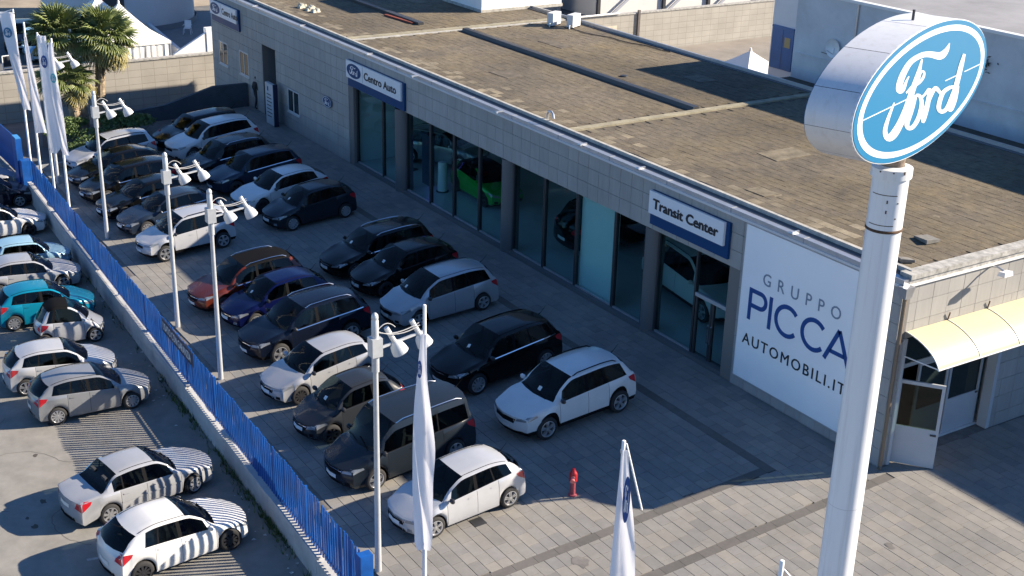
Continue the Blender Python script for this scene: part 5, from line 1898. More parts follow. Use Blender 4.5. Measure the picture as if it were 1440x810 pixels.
def flag(label, x, y, h, rows, logo=None, rod=None, seed=0, wrap=.02):
    """rows: (height, left offset, right offset) of the cloth, metres across the pole"""
    t = thing('flag_pole', label, 'flag', (x, y, fore_z(x, y)-.03), 0)
    MB().lathe([(.055, 0), (.05, h*.5), (.038, h), (.03, h+.01), (.001, h+.012)], 12).obj('pole', whitepaint, t, True, 40)
    rnd = random.Random(seed)
    nr, nc = 26, 9
    vs, fs = [], []
    ph = rnd.uniform(0, 6)
    hs = [r_[0] for r_ in rows]
    for i in range(nr):
        z = hs[0]+(hs[-1]-hs[0])*i/(nr-1)
        l_ = pcurve([(-r_[0], r_[1]) for r_ in rows], -z)
        r_ = pcurve([(-q[0], q[2]) for q in rows], -z)
        for j in range(nc):
            u = j/(nc-1)
            off = l_+(r_-l_)*u
            w_ = .10*math.sin(3.0*z*.6+ph+u*5)*abs(off)+.05*math.sin(u*7+z*1.3+ph)*(r_-l_)
            vs.append(VR*off+VF*(w_-.07)+Vector((0, 0, z-.05*abs(u-.5)*(r_-l_))))
    for i in range(nr-1):
        for j in range(nc-1):
            fs.append((i*nc+j, i*nc+j+1, (i+1)*nc+j+1, (i+1)*nc+j))
    mb = MB()
    mb.add(vs, fs)
    fl = mb.obj('flag', cloth, t, True, 80)
    for zc in (hs[0]-.1, hs[0]*.55+hs[-1]*.45, hs[-1]+.12):
        MB().lathe([(.052, zc), (.058, zc+.01), (.058, zc+.06), (.052, zc+.07)], 10).obj('clip', steel, t)
    if rod:
        MB().tube([VR*rod[0]+Vector((0, 0, rod[1])), VR*rod[2]+Vector((0, 0, rod[3]))], .018, 6).obj('top_rod', whitepaint, t)
    if logo:
        (lz, lo, la, lb, lm) = logo
        c = VR*lo+VF*(-.155)+Vector((0, 0, lz))
        oval(t, c, VR, la, lb, .0, lm, 'flag_emblem', thick=.004, n=24)
        script_letters(t, c, VR, la, lb, .004, signwhite)
    return t


flag('white flag on the leftmost pole, its pale blue oval high up', -62.92, 13.28, 7.25, [(7.15, -.66, .04), (5.2, -.42, .08), (3.6, -.18, .22), (2.55, -.02, .34)], (6.2, -.30, .20, .24, skyblue), (-.62, 7.05, .02, 7.25), 1)
flag('white flag without a visible emblem, second pole from the left', -58.28, 12.68, 7.6, [(7.0, -.03, .08), (5.2, -.05, .25), (3.6, -.04, .42), (2.75, .0, .50)], None, None, 2)
flag('white flag with a dark blue oval, third pole from the left', -54.85, 12.41, 7.8, [(7.7, .0, .36), (6.0, .02, .40), (4.2, .03, .44), (2.9, .05, .46), (2.75, .05, .30)], (6.65, .22, .13, .26, inkblue), (.0, 7.78, .34, 7.42), 3)
flag('narrow white flag nearest to the palms, fourth pole from the left', -54.54, 12.87, 7.5, [(7.35, -.12, .08), (6.3, -.24, .10), (4.5, -.20, .18), (3.2, -.14, .22), (2.6, .02, .28)], (5.9, -.03, .12, .20, mat('pale_teal', (.10, .45, .50), .5)), None, 4)
flag('tall furled white flag in front of the silver white hatchback', -23.20, 12.85, 7.22, [(6.55, -.07, .05), (5.6, -.16, .06), (4.6, -.24, .16), (3.6, -.27, .25), (2.6, -.28, .20), (1.6, -.24, .20), (1.0, -.22, .17), (.92, -.16, .14)], (5.72, -.10, .055, .22, inkblue), None, 5)
flag('white flag with a blue oval at the lower edge, above the red hydrant', -16.46, 13.28, 6.9, [(6.75, -.03, .08), (6.0, -.06, .16), (5.0, -.09, .30), (3.5, -.12, .38), (.9, -.12, .36)], (5.75, .10, .07, .50, inkblue), (.05, 6.85, .42, 5.45), 6)
flag('rusty topped white flag pole at the very bottom beside the big pole', -11.92, 12.88, 7.1, [(6.8, .03, .10), (6.2, .03, .45), (4.5, .02, .6), (1.0, .02, .6)], None, (.04, 6.95, .65, 6.25), 7)

# ------------------------------------------------------------------ hydrants
hred = mat('hydrant_red', (.36, .012, .018), .4)
hpink = mat('hydrant_pale', (.30, .06, .075), .5)
for (x, y, lb) in ((-24.30, 17.97, 'red fire hydrant standing alone on the paving by the white hatchback'), (-61.56, 19.23, 'small distant red hydrant between the far hedge and the black car')):
    t = thing('fire_hydrant', lb, 'hydrant', (x, y, fore_z(x, y)))
    MB().lathe([(.12, 0), (.12, .03), (.075, .05), (.07, .42)], 14).obj('stem', hpink, t, True, 40)
    MB().lathe([(.085, .42), (.11, .44), (.11, .66), (.09, .70), (.05, .77), (.04, .82), (.001, .825)], 14).obj('head', hred, t, True, 40)
    MB().tube([(.02, -.02, .58), (.14, -.12, .56), (.19, -.16, .54)], [.06, .06, .07], 10).obj('outlet', mat('outlet_pink', (.55, .16, .15), .5), t, True)
    MB().tube([(-.02, .02, .58), (-.17, .10, .56)], .055, 10).obj('outlet', hred, t, True)

# ------------------------------------------------------------------ the person
t = thing('person', 'person in black jacket and dark trousers with a white face mask by the alcove', 'person', (-65.15, 25.75, 0), R(100))
bm = bmesh.new()
sk = bm.verts.layers.skin.verify()
JJ = []


def jv(p_, r_, par=None, root=False):
    v = bm.verts.new(p_)
    bm.verts.ensure_lookup_table()
    v[sk].radius = r_ if isinstance(r_, tuple) else (r_, r_)
    v[sk].use_root = root
    if par is not None:
        bm.edges.new((par, v))
    return v


pel = jv((0, 0, .95), (.155, .115), None, True)
wa_ = jv((0, .0, 1.12), (.15, .11), pel)
ch = jv((.01, 0, 1.32), (.185, .125), wa_)
nk = jv((.03, 0, 1.49), (.065, .065), ch)
hd0 = jv((.06, 0, 1.57), (.075, .085), nk)
hd1 = jv((.075, 0, 1.66), (.085, .10), hd0)
hd2 = jv((.06, 0, 1.75), (.06, .075), hd1)
for s_ in (-1, 1):
    st_ = .13*s_
    hp = jv((.0, .09*s_, .90), .10, pel)
    kn = jv((.02+st_*.6, .10*s_, .49), .068, hp)
    an = jv((-.01+st_*1.1, .10*s_, .10), .045, kn)
    jv((.13+st_*1.1, .11*s_, .045), (.045, .035), an)
    sh_ = jv((.0, .19*s_, 1.40), .078, ch)
    el = jv((-.03, .25*s_, 1.14), .056, sh_)
    wr_ = jv((.06, .23*s_, .92), .038, el)
    pa = jv((.10, .22*s_, .84), (.035, .025), wr_)
    for k, (dx, l_) in enumerate(((-.03, .055), (-.01, .075), (.01, .08), (.03, .065))):
        f1 = jv((.11+dx, .215*s_, .80-.01*k % .01), .010, pa)
        f2 = jv((.125+dx, .205*s_, .80-l_*.55), .009, f1)
        jv((.135+dx, .19*s_, .80-l_), .008, f2)
    th_ = jv((.15, .19*s_, .83), .011, pa)
    jv((.165, .175*s_, .79), .009, th_)
me = bpy.data.meshes.new('body')
bm.to_mesh(me)
bm.free()
ob = bpy.data.objects.new('body', me)
link(ob, t)
ob.modifiers.new('skin', 'SKIN').use_smooth_shade = True
ssf = ob.modifiers.new('sub', 'SUBSURF')
ssf.levels = ssf.render_levels = 2
bpy.context.view_layer.update()
ev = ob.evaluated_get(bpy.context.evaluated_depsgraph_get())
me2 = bpy.data.meshes.new_from_object(ev)
ob.modifiers.clear()
ob.data = me2
for m_ in (mat('jacket_black', (.012, .013, .016), .8), mat('trousers_dark', (.02, .022, .03), .85), mat('skin', (.42, .26, .19), .6), mat('shoe_black', (.015, .015, .015), .5), mat('mask_white', (.75, .76, .78), .8)):
    me2.materials.append(m_)
for f in me2.polygons:
    c = f.center
    i = 0
    if c.z > 1.50:
        i = 4 if (c.x > .085 and c.z < 1.645) else 2
    elif c.z < .09:
        i = 3
    elif c.z < .88 and abs(c.y) < .17:
        i = 1
    elif c.z < .88:
        i = 2
    f.material_index = i
me2.shade_smooth()
hb = MB()
for k in range(7):
    pass
vs, fs = [], []
nu, nv = 14, 6
for i in range(nv+1):
    ph_ = (PI*.56)*i/nv
    for j in range(nu):
        a = 2*PI*j/nu
        cut = .0 if math.cos(a) < .35 else -.03
        vs.append((.052+.104*math.sin(ph_)*math.cos(a)*(.92), .092*math.sin(ph_)*math.sin(a), 1.69+.108*math.cos(ph_)+cut*-1*(i == nv)))
for i in range(nv):
    for j in range(nu):
        fs.append((i*nu+j, (i+1)*nu+j, (i+1)*nu+(j+1) % nu, i*nu+(j+1) % nu))
hb.add(vs, fs)
hb.obj('hair', mat('hair_dark', (.02, .016, .013), .7), t, True, fix=True)
# eyes, nose hints
fc = MB()
for s_ in (-1, 1):
    fc.box(.150, .160, .022*s_-.012, .022*s_+.012, 1.660, 1.672)
fc.obj('eyes', black, t)
# ------------------------------------------------------------------ vegetation
leaf_hedge = mat('hedge_leaf', (.085, .135, .035), .6, nscale=5, namt=.45)
frond_m = mat('frond_green', (.15, .185, .055), .55, nscale=3, namt=.35)
frond_y = mat('frond_yellow', (.27, .235, .085), .6, nscale=3, namt=.4)
frond_d = mat('frond_dead', (.20, .13, .07), .85, nscale=4, namt=.4)
trunk_m = mat('palm_trunk', (.30, .235, .16), .95, nscale=6, namt=.55, bump=.6, bscale=14)


def shrub(label, x, y, rx, ry, h, nleaf, seed):
    rnd = random.Random(seed)
    t = thing('hedge_shrub', label, 'shrub', (x, y, -.30), 0, 'hedge shrubs round the palms')
    mb = MB()
    lumps = [(rnd.uniform(-.6, .6)*rx, rnd.uniform(-.6, .6)*ry, h*rnd.uniform(.35, .75), rnd.uniform(.35, .6)) for _ in range(9)]
    for k in range(nleaf):
        lx, ly, lz, lr = rnd.choice(lumps)
        a, b = rnd.uniform(0, 2*PI), math.acos(rnd.uniform(-.3, 1))
        rr = lr*rnd.uniform(.7, 1.05)
        p_ = Vector((lx+rr*rx*.9*math.sin(b)*math.cos(a), ly+rr*ry*.9*math.sin(b)*math.sin(a), max(.02, lz+rr*h*.55*math.cos(b))))
        n_ = Vector((rnd.gauss(0, 1), rnd.gauss(0, 1), rnd.gauss(.4, 1))).normalized()
        u_ = n_.orthogonal().normalized()
        v_ = n_.cross(u_)
        s_ = rnd.uniform(.05, .10)
        mb.add([p_-u_*s_, p_+v_*s_*.5, p_+u_*s_, p_-v_*s_*.5], [(0, 1, 2, 3)])
    mb.obj('foliage', leaf_hedge, t)
    st_ = MB()
    for lx, ly, lz, lr in lumps[:5]:
        st_.tube([(lx*.3, ly*.3, 0), (lx, ly, lz)], [.03, .012], 5)
    st_.obj('stem', wood, t)


shrub('sunlit rounded hedge shrub left of the palm trunks', -64.9, 15.7, 1.2, 1.3, .95, 2600, 1)
shrub('low hedge shrub in front of the palm trunks', -63.4, 16.6, 1.3, 1.3, .75, 2400, 2)
shrub('dark shaded hedge shrub right of the palm trunks', -64.4, 18.5, 1.5, 1.4, 1.1, 2800, 3)
shrub('small dark hedge shrub close behind the white estate car', -61.9, 16.1, .8, 1.5, .75, 1600, 4)


def frond_mesh(name, m, rnd, droop, pet, rad, nseg=22):
    mb = MB()
    pts = [Vector((0, 0, 0)), Vector((pet*.5, 0, .06)), Vector((pet, 0, .03-droop*.10))]
    mb.tube(pts, [.028, .020, .014], 4, cap=False)
    o_ = pts[-1]
    for k in range(nseg):
        a = R(-112)+R(224)*k/(nseg-1)+rnd.uniform(-.03, .03)
        l_ = rad*(1-.22*abs(k/(nseg-1)*2-1)**2)*rnd.uniform(.88, 1.05)
        d = Vector((math.cos(a), math.sin(a), 0))
        s_ = Vector((-d.y, d.x, 0))
        w_ = .036*rad/.8
        z1 = .03-droop*.16
        z2 = -droop*.62-rnd.uniform(0, .10)
        fold = .035
        p0 = o_
        p1 = o_+d*l_*.52
        p2 = o_+d*l_*.86
        p3 = o_+d*l_*(1.0-droop*.12)
        vs = [p0, p1-s_*w_+Vector((0, 0, z1-fold)), p1+Vector((0, 0, z1+fold*.6)), p1+s_*w_+Vector((0, 0, z1-fold)), p2-s_*w_*.5+Vector((0, 0, z1+(z2-z1)*.55)), p2+s_*w_*.5+Vector((0, 0, z1+(z2-z1)*.55)), p3+Vector((0, 0, z2))]
        mb.add(vs, [(0, 1, 2), (0, 2, 3), (1, 4, 2), (2, 4, 5), (2, 5, 3), (4, 6, 5)])
    return mb.mesh(name, m)


rnd = random.Random(12)
FR_G = [frond_mesh('frond', frond_m, rnd, d, .75, .88) for d in (.15, .35, .55, .3)]
FR_Y = [frond_mesh('frond', frond_y, rnd, d, .70, .85) for d in (.8, 1.0, .7)]
FR_D = [frond_mesh('frond', frond_d, rnd, d, .45, .75, 11) for d in (1.1, 1.3)]


def palm(label, x, y, h, seed, lean=(0, 0), ng=34, ny=13, nd_=14, sc=1.0):
    rnd = random.Random(seed)
    t = thing('palm_tree', label, 'palm tree', (x, y, -.32), 0, 'fan palms at the far end')
    pts, rs = [], []
    for k in range(15):
        f = k/14
        pts.append((lean[0]*f*f, lean[1]*f*f, h*f))
        rs.append((.27-.07*f)*(1.0+.07*(k % 2)))
    MB().tube(pts, rs, 12).obj('trunk', trunk_m, t, False)
    stubs = MB()
    for k in range(60):
        f = rnd.uniform(.05, .98)
        a = rnd.uniform(0, 2*PI)
        c = Vector((lean[0]*f*f, lean[1]*f*f, h*f))
        d = Vector((math.cos(a), math.sin(a), 0))
        r_ = .24-.06*f
        stubs.beam(c+d*(r_-.03), c+d*(r_+.07)+Vector((0, 0, .12)), .09, .025)
    stubs.obj('leaf_stubs', mat('stub', (.40, .33, .24), .9, nscale=4, namt=.4), t)
    top_ = Vector((lean[0], lean[1], h))
    for k in range(ng+ny+nd_):
        az_ = rnd.uniform(0, 2*PI) if k >= ng else 2.399963*k+rnd.uniform(-.2, .2)
        if k < ng:
            el = R(82-100*(k/ng)**.9+rnd.uniform(-9, 9))
            me_ = rnd.choice(FR_G)
        elif k < ng+ny:
            el = R(rnd.uniform(-42, -5))
            me_ = rnd.choice(FR_Y)
        else:
            el = R(rnd.uniform(-86, -62))
            me_ = rnd.choice(FR_D)
        off = Vector((math.cos(az_)*.12, math.sin(az_)*.12, -.0 if k < ng else (-.12 if k < ng+ny else -.30)))
        s_ = sc*rnd.uniform(.88, 1.1)
        inst('frond', me_, t, top_+off, (rnd.uniform(-.35, .35), -el, az_), (s_, s_, s_))


palm('shortest fan palm with lit yellow fronds left of the others', -66.1, 16.4, 2.75, 31, (.15, -.35), 32, 10, 3, .95)
palm('tall dark fan palm leaning left behind the flags', -66.75, 16.95, 4.8, 32, (-.5, -.75), 42, 8, 4, 1.1)
palm('tallest fan palm with bare ringed trunk nearest to the tent', -66.4, 17.75, 4.6, 33, (.0, .45), 46, 16, 9, 1.12)

# ------------------------------------------------------------------ parapet wall by the ramp
mb = MB()
for (ya, za, yb_, zb_) in ((19.2, .34, 21.1, .50), (21.1, .50, 23.8, 1.20), (23.8, 1.20, 25.70, 1.18)):
    mb.hexa([(-66.45, ya, -1.4), (-66.2, ya, -1.4), (-66.2, yb_, -1.4), (-66.45, yb_, -1.4)], [(-66.45, ya, za), (-66.2, ya, za), (-66.2, yb_, zb_), (-66.45, yb_, zb_)])
tag(mb.obj('ramp_wall', mat('dark_blue_grey', (.055, .068, .085), .8, nscale=2, namt=.2)), 'dark sloping parapet wall running to the far facade', 'wall')

# ------------------------------------------------------------------ boundary wall at the back
bw = tilewall_mat('boundary_tiles', (.335, .312, .272), (.36, .336, .292), (.27, .25, .215), .8, .43)
t = thing('boundary_wall', 'long tan tiled boundary wall crossing behind the showroom and palms', 'wall', (-77, 50, -2.4))
MB().box(-.33, 0, -40, 52, -.2, 2.93).obj('wall', bw, t)
MB().box(-.38, .05, -40, 52, 2.931, 3.02).obj('coping', mat('old_coping', (.40, .39, .36), .85), t)
MB().box(.001, .14, 10.75, 10.95, 0, 3.2).obj('drain_post', mat('rusty_post', (.12, .10, .09), .7, nscale=6, namt=.3), t)
MB().box(.001, .012, 6.3, 8.9, .45, 2.2).obj('patch', mat('pale_patch', (.55, .50, .40), .9, nscale=1.5, namt=.25), t)
MB().tube([(.10, -2, 3.10), (.10, 9.0, 3.10)], .07, 8).obj('pipe', whitepaint, t, True)
# light strip of rear yard
mb = MB()
mb.box(-76.9, -45.2, 39.5, 130, -2.39, -2.30)
tag(mb.obj('rear_yard', mat('yard_asphalt', (.24, .215, .185), .9, nscale=.5, namt=.2, bump=.3, bscale=50)), kind='structure')

# ------------------------------------------------------------------ white tents, chair, white houses behind the wall
tentm = mat('tent_white', (.80, .79, .75), .7, nscale=1.0, namt=.05)


def tent(label, x0, x1, y0, y1, zb, ze, zp, group, curtains=True):
    t = thing('tent', label, 'tent', ((x0+x1)/2, (y0+y1)/2, zb), 0, group)
    hx, hy = (x1-x0)/2, (y1-y0)/2
    e, p_ = ze-zb, zp-zb
    mb = MB()
    n_ = 8
    c = [(-hx, -hy), (hx, -hy), (hx, hy), (-hx, hy)]
    for k in range(4):
        (ax_, ay_), (bx_, by_) = c[k], c[(k+1) % 4]
        vs = []
        for i in range(n_+1):
            f = i/n_
            z = e+(p_-e)*(f**1.35)
            vs += [(ax_*(1-f), ay_*(1-f), z), (bx_*(1-f), by_*(1-f), z)]
        mb.add(vs, [(2*i, 2*i+1, 2*i+3, 2*i+2) for i in range(n_)])
    mb.obj('roof', tentm, t, True, 25)
    MB().tube([(0, 0, p_-.05), (0, 0, p_+.14)], [.09, .05], 8).obj('finial', tentm, t)
    for k in range(4):
        MB().tube([(c[k][0]*.99, c[k][1]*.99, 0), (c[k][0]*.99, c[k][1]*.99, e)], .04, 6).obj('leg', steel, t)
        if curtains:
            (ax_, ay_), (bx_, by_) = c[k], c[(k+1) % 4]
            vs, m_ = [], 40
            d = Vector((bx_-ax_, by_-ay_, 0)).normalized()
            nn = Vector((d.y, -d.x, 0))
            for i in range(m_+1):
                f = i/m_
                w_ = .05*math.sin(i*1.9)+.03*math.sin(i*.7)
                q = Vector((ax_+(bx_-ax_)*f, ay_+(by_-ay_)*f, 0))
                vs += [q*.985+nn*w_+Vector((0, 0, .05)), q*.99+nn*w_*.3+Vector((0, 0, e-.02))]
            mb = MB()
            mb.add(vs, [(2*i, 2*i+2, 2*i+3, 2*i+1) for i in range(m_)])
            mb.obj('curtain', tentm, t, True)
        (ax_, ay_), (bx_, by_) = c[k], c[(k+1) % 4]
        MB().beam((ax_*1.01, ay_*1.01, e-.09), (bx_*1.01, by_*1.01, e-.09), .02, .16).obj('valance', tentm, t)


tent('white pavilion tent with hanging curtains right of the tallest palm', -85.6, -81.0, 21.6, 26.45, -1.5, .75, 2.95, 'white tents behind the wall')
tent('second white tent mostly hidden behind the palm crowns', -91.0, -86.6, 22.0, 26.4, -1.5, .75, 2.5, 'white tents behind the wall')
tent('small pointed white tent in the yard behind the roof', -54.4, -51.2, 48.1, 51.3, -2.3, 2.35, 3.35, 'yard tents', False)
# sunlit sloping white wall
mb = MB()
mb.hexa([(-79.2, 25.95, -1.5), (-78.95, 25.95, -1.5), (-78.95, 28.1, -1.5), (-79.2, 28.1, -1.5)], [(-79.2, 25.95, .30), (-78.95, 25.95, .30), (-78.95, 28.1, 1.48), (-79.2, 28.1, 1.48)])
mb.box(-79.4, -78.9, 28.101, 28.6, -1.5, 1.75)
tag(mb.obj('sloping_wall', whitepaint), 'bright white wall with sloping top between tent and showroom corner', 'wall')
housem = mat('house_white', (.62, .63, .64), .8, nscale=.6, namt=.06)
t = thing('round_house', 'round white house with a dark doorway behind the tents', 'building', (-100.5, 29.0, -1.5))
MB().lathe([(5.6, 0), (5.6, 9)], 48).obj('wall', housem, t, True)
MB().lathe([(5.75, 0), (5.75, .5)], 48).obj('plinth', mat('plinth_grey', (.22, .23, .25), .8), t, True)
MB().lathe([(5.7, 9), (5.7, 9.3), (.01, 9.5)], 48).obj('roof', concrete, t)
a = R(-22)
dm = MB()
for k in range(6):
    a0, a1 = a-.17+.057*k, a-.17+.057*(k+1)
    dm.hexa([(5.62*math.cos(a0), 5.62*math.sin(a0), .5), (5.62*math.cos(a1), 5.62*math.sin(a1), .5), (5.5*math.cos(a1), 5.5*math.sin(a1), .5), (5.5*math.cos(a0), 5.5*math.sin(a0), .5)],
            [(5.62*math.cos(a0), 5.62*math.sin(a0), 8), (5.62*math.cos(a1), 5.62*math.sin(a1), 8), (5.5*math.cos(a1), 5.5*math.sin(a1), 8), (5.5*math.cos(a0), 5.5*math.sin(a0), 8)])
dm.obj('door', mat('dark_door', (.05, .05, .055), .6), t)
MB().tube([(5.75*math.cos(a-.17), 5.75*math.sin(a-.17), 1.5), (5.75*math.cos(a), 5.75*math.sin(a), 1.5), (5.75*math.cos(a+.17), 5.75*math.sin(a+.17), 1.5)], .03, 5).obj('handrail', steel, t)
t = thing('unseen_house', 'unseen white house beyond the terrace that shades the round house', 'building', (-88, 38.5, -1.5))  # tall house out of view, added to keep the round house in shade
MB().box(-9, 8, 0, 9, 0, 11).obj('wall', housem, t)
for k in range(4):
    MB().box(-7+4*k, -5.4+4*k, -.06, -.001, .1 if k == 0 else .9, 2.3).obj('door' if k == 0 else 'window', mat('window_dark', (.03, .045, .05), .05), t)
MB().box(-9.2, 8.2, -.2, 9.2, 11.001, 11.2).obj('roof', concrete, t)
mb = MB()
mb.box(-101, -82, 29.5, 42, -1.499, -1.40)
tag(mb.obj('terrace', mat('terrace_grey', (.20, .21, .22), .8, nscale=2, namt=.15)), kind='structure')
mb = MB()
mb.hexa([(-95.4, 29.35, -1.45), (-85.0, 28.2, -1.45), (-85.0, 28.45, -1.45), (-95.4, 29.6, -1.45)], [(-95.4, 29.35, -.7), (-85.0, 28.2, -.7), (-85.0, 28.45, -.7), (-95.4, 29.6, -.7)])
tag(mb.obj('terrace_wall', housem), 'low white wall at the edge of the terrace with the chair', 'wall')
t = thing('garden_chair', 'white plastic chair standing on the grey terrace', 'chair', (-93.0, 31.7, -1.40), R(60))
MB().box(-.24, .24, -.24, .24, .42, .46).obj('seat', whitepaint, t)
MB().hexa([(-.24, .22, .46), (.24, .22, .46), (.24, .26, .46), (-.24, .26, .46)], [(-.24, .34, .95), (.24, .34, .95), (.24, .38, .95), (-.24, .38, .95)]).obj('backrest', whitepaint, t)
for sx in (-1, 1):
    MB().box(sx*.27-.03, sx*.27+.03, -.22, .26, .64, .67).obj('armrest', whitepaint, t)
    for sy in (-1, 1):
        MB().tube([(sx*.24, sy*.22, .43), (sx*.28, sy*.27, 0)], .025, 6).obj('leg', whitepaint, t)
t = thing('board_stand', 'small white framed board standing on the back street left of the flags', 'board', (-86.3, 17.6, -1.5), R(10))
for (a_, b_) in (((-.0, -.4, 0), (-.0, -.4, 1.1)), ((0, .4, 0), (0, .4, 1.1)), ((0, -.4, 1.1), (0, .4, 1.1)), ((0, -.4, .35), (0, .4, .35))):
    MB().beam(a_, b_, .05, .05).obj('rail', whitepaint, t)
MB().box(-.015, .015, -.36, .36, .39, 1.06).obj('panel', steel_dark, t)

# ------------------------------------------------------------------ warehouse and buildings beyond the yard
t = thing('warehouse', 'long pale warehouse wall with dark posts beyond the boundary wall', 'building', (-86, 85, -1.5))
MB().box(-6, 0, -21.5, 45, 0, 7).obj('wall', mat('warehouse_pale', (.60, .59, .57), .7, nscale=.3, namt=.05), t)
for k, y in enumerate((-21.3, -14.5, -9.6, -4.0, 1.4, 7.2, 13)):
    MB().box(.001, .22, y-.14, y+.14, 0, 7).obj('post', steel_dark, t)
for y in (-18, -12.0, -6.5, -1.0, 4.5):
    MB().beam((.35, y-2.1, .2), (.35, y+2.4, 3.4), .10, .22).obj('shadow_bar', mat('shadow_bar_grey', (.33, .35, .40), .5), t)  # slanted grey bars stand in for diagonal shadows cast on the wall
MB().box(.001, .12, -21.3, 45, 2.2, 2.36).obj('band', mat('band_pale', (.45, .45, .46), .6), t)
t = thing('office_block', 'small pale block with dark windows behind the air conditioners', 'building', (-88.5, 59, -1.5))
MB().box(-5, 0, -6.5, 2.8, 0, 5).obj('wall', concrete, t)
for k in range(4):
    w_ = MB().box(.001, .05, -6.0+2.2*k, -4.4+2.2*k, 1.0, 2.2).obj('window', winf, t)
    MB().box(.0505, .06, -5.9+2.2*k, -4.5+2.2*k, 1.1, 2.1).obj('pane', mat('window_dark', (.03, .045, .05), .05), w_)
MB().box(-5.1, .15, -6.6, 2.9, 5.001, 5.2).obj('roof', concrete, t)

# tall building at the right
tallm = mat('tall_concrete', (.60, .61, .62), .85, nscale=.5, namt=.2, bump=.1, bscale=14)
TB = thing('tall_building', 'tall grey rendered building behind the showroom roof at the right', 'building', (-20, 41.1, 0))
MB().box(-21, 5.5, 0, 26, -2.3, 8.90).obj('wall', tallm, TB)
MB().box(-21.1, 5.6, -.05, .25, 8.901, 9.02).box(-21.1, -20.8, .251, 26, 8.901, 9.02).obj('coping', mat('pale_strip', (.72, .72, .70), .5), TB)
MB().box(-20.79, 5.6, .26, 26, 8.901, 8.93).obj('roof', mat('flat_roof', (.26, .26, .27), .9, nscale=.4, namt=.25), TB)
MB().box(-20.5, -6, 12, 14.5, 8.931, 9.0).obj('tile_strip', mat('terracotta', (.30, .13, .07), .9, nscale=1, namt=.3), TB)
MB().box(-7.5, -5, 4, 6, 8.931, 9.8).obj('roof_box', mat('house_white', (.62, .63, .64), .8), TB)
MB().box(-20.8, 5.4, -.05, -.001, 6.28, 6.34).obj('ledge', tallm, TB)
MB().box(-20.8, 5.4, -.04, -.001, 4.95, 5.05).obj('ledge', concrete, TB)
for x in (-12.3, -17.5):
    MB().tube([(x, -.05, 5.05), (x, -.05, 6.5), (x, -.05, 8.9)], .04, 6).obj('pipe', steel, TB)
for x in (-8.6, -4.4, -1.2):
    MB().box(x, x+.035, -.012, -.001, 5.05, 8.9).obj('render_joint', mat('joint_grey', (.22, .225, .235), .9), TB)
cb_ = MB()
cb_.tube([(-19.3, -.03, 6.6), (-17.4, -.03, 6.52), (-14, -.03, 6.42), (-12.3, -.03, 6.45)], .015, 4)
cb_.obj('cable', steel_dark, TB)
MB().box(5.501, 60, .4, 26, -2.3, 8.02).obj('wall', tallm, TB)
# side block with the blue door
t = thing('side_block', 'pale side block with tall blue double door left of the tall building', 'building', (-47.6, 47.0, 0))
MB().box(-.92, 3.9, 0, 8, -2.3, 9.6).obj('wall', housem, t)
bd = MB().box(-.82, .70, -.05, -.001, 3.6, 5.66).obj('door', mat('door_blue', (.012, .11, .30), .5, nscale=2, namt=.15), t)
MB().box(-.06, -.03, -.056, -.051, 3.62, 5.6).obj('seam', steel_dark, bd)
MB().box(.10, .50, -.06, -.051, 4.75, 5.25).obj('notice', mat('notice_yellow', (.42, .32, .14), .7), bd)
MB().box(-.82, .70, -.09, -.001, 5.661, 5.76).obj('door_head', mat('door_blue', (.012, .11, .30), .5), t)
t = thing('satellite_dish', 'white satellite dish on the grey wall left of the oval sign', 'satellite dish', (-38.6, 41.02, 6.9), 0)
MB().lathe([(.01, .08), (.22, .05), (.38, -.03), (.40, -.05)], 20, axis='Y').obj('dish', whitepaint, t, True, fix=True)
MB().tube([(0, .08, 0), (0, .0, -.25), (0, -.38, -.05)], .02, 5).obj('arm', steel, t)
t = thing('wall_plant', 'small dark plant growing out of the grey wall right of the oval sign', 'plant', (-31.3, 41.08, 7.75), 0)
mb = MB()
rnd = random.Random(3)
for k in range(240):
    c = Vector((rnd.gauss(0, .28), -abs(rnd.gauss(.08, .1)), rnd.gauss(0, .13)))
    u_ = Vector((rnd.gauss(0, 1), rnd.gauss(0, 1), rnd.gauss(0, 1))).normalized()
    v_ = u_.orthogonal().normalized()
    mb.add([c-u_*.07, c+v_*.03, c+u_*.07, c-v_*.03], [(0, 1, 2, 3)])
mb.obj('foliage', mat('plant_dark', (.05, .055, .04), .8), t)
MB().tube([(0, .01, -.05), (.05, -.1, .05)], .02, 5).obj('stem', wood, t)
MB().tube([(-.05, -.0, -.1), (-.08, 0, -1.0)], .015, 5).obj('root', wood, t)

# roof box and air conditioners
t = thing('stair_house', 'white plastered stair house standing on the far roof', 'roof block', (-60.2, 37.2, ZR))
MB().box(-2.0, 1.95, -1.55, 3.5, -.02, 3.2).obj('wall', whitepaint, t)
MB().box(-2.05, 2.0, -1.6, 3.55, -.015, .14).obj('skirting', mat('stained', (.45, .43, .38), .9, nscale=3, namt=.4), t)
MB().box(-2.1, 2.05, -1.65, 3.6, 3.201, 3.35).obj('roof', concrete, t)
for (x, y, lb) in ((-53.75, 37.15, 'air conditioner unit on the roof edge, the left one of two'), (-52.9, 37.75, 'air conditioner unit on the roof edge, the right one of two')):
    t = thing('air_conditioner', lb, 'air conditioner', (x, y, ZR), R(-62), 'roof air conditioners')
    MB().box(-.42, .42, -.17, .17, .06, .66).obj('case', mat('ac_white', (.62, .63, .63), .5), t)
    MB().lathe([(.01, -.178), (.23, -.178), (.25, -.172), (.25, -.169)], 20, axis='Y', o=(-.10, 0, .36)).obj('fan_grille', steel_dark, t, fix=True)
    for sx in (-.32, .32):
        MB().box(sx-.04, sx+.04, -.19, .19, 0, .06).obj('foot', steel_dark, t)
    MB().tube([(.42, .05, .2), (.55, .05, .15), (.65, .1, .02)], .03, 6).obj('hose', mat('hose_white', (.6, .6, .58), .7), t)

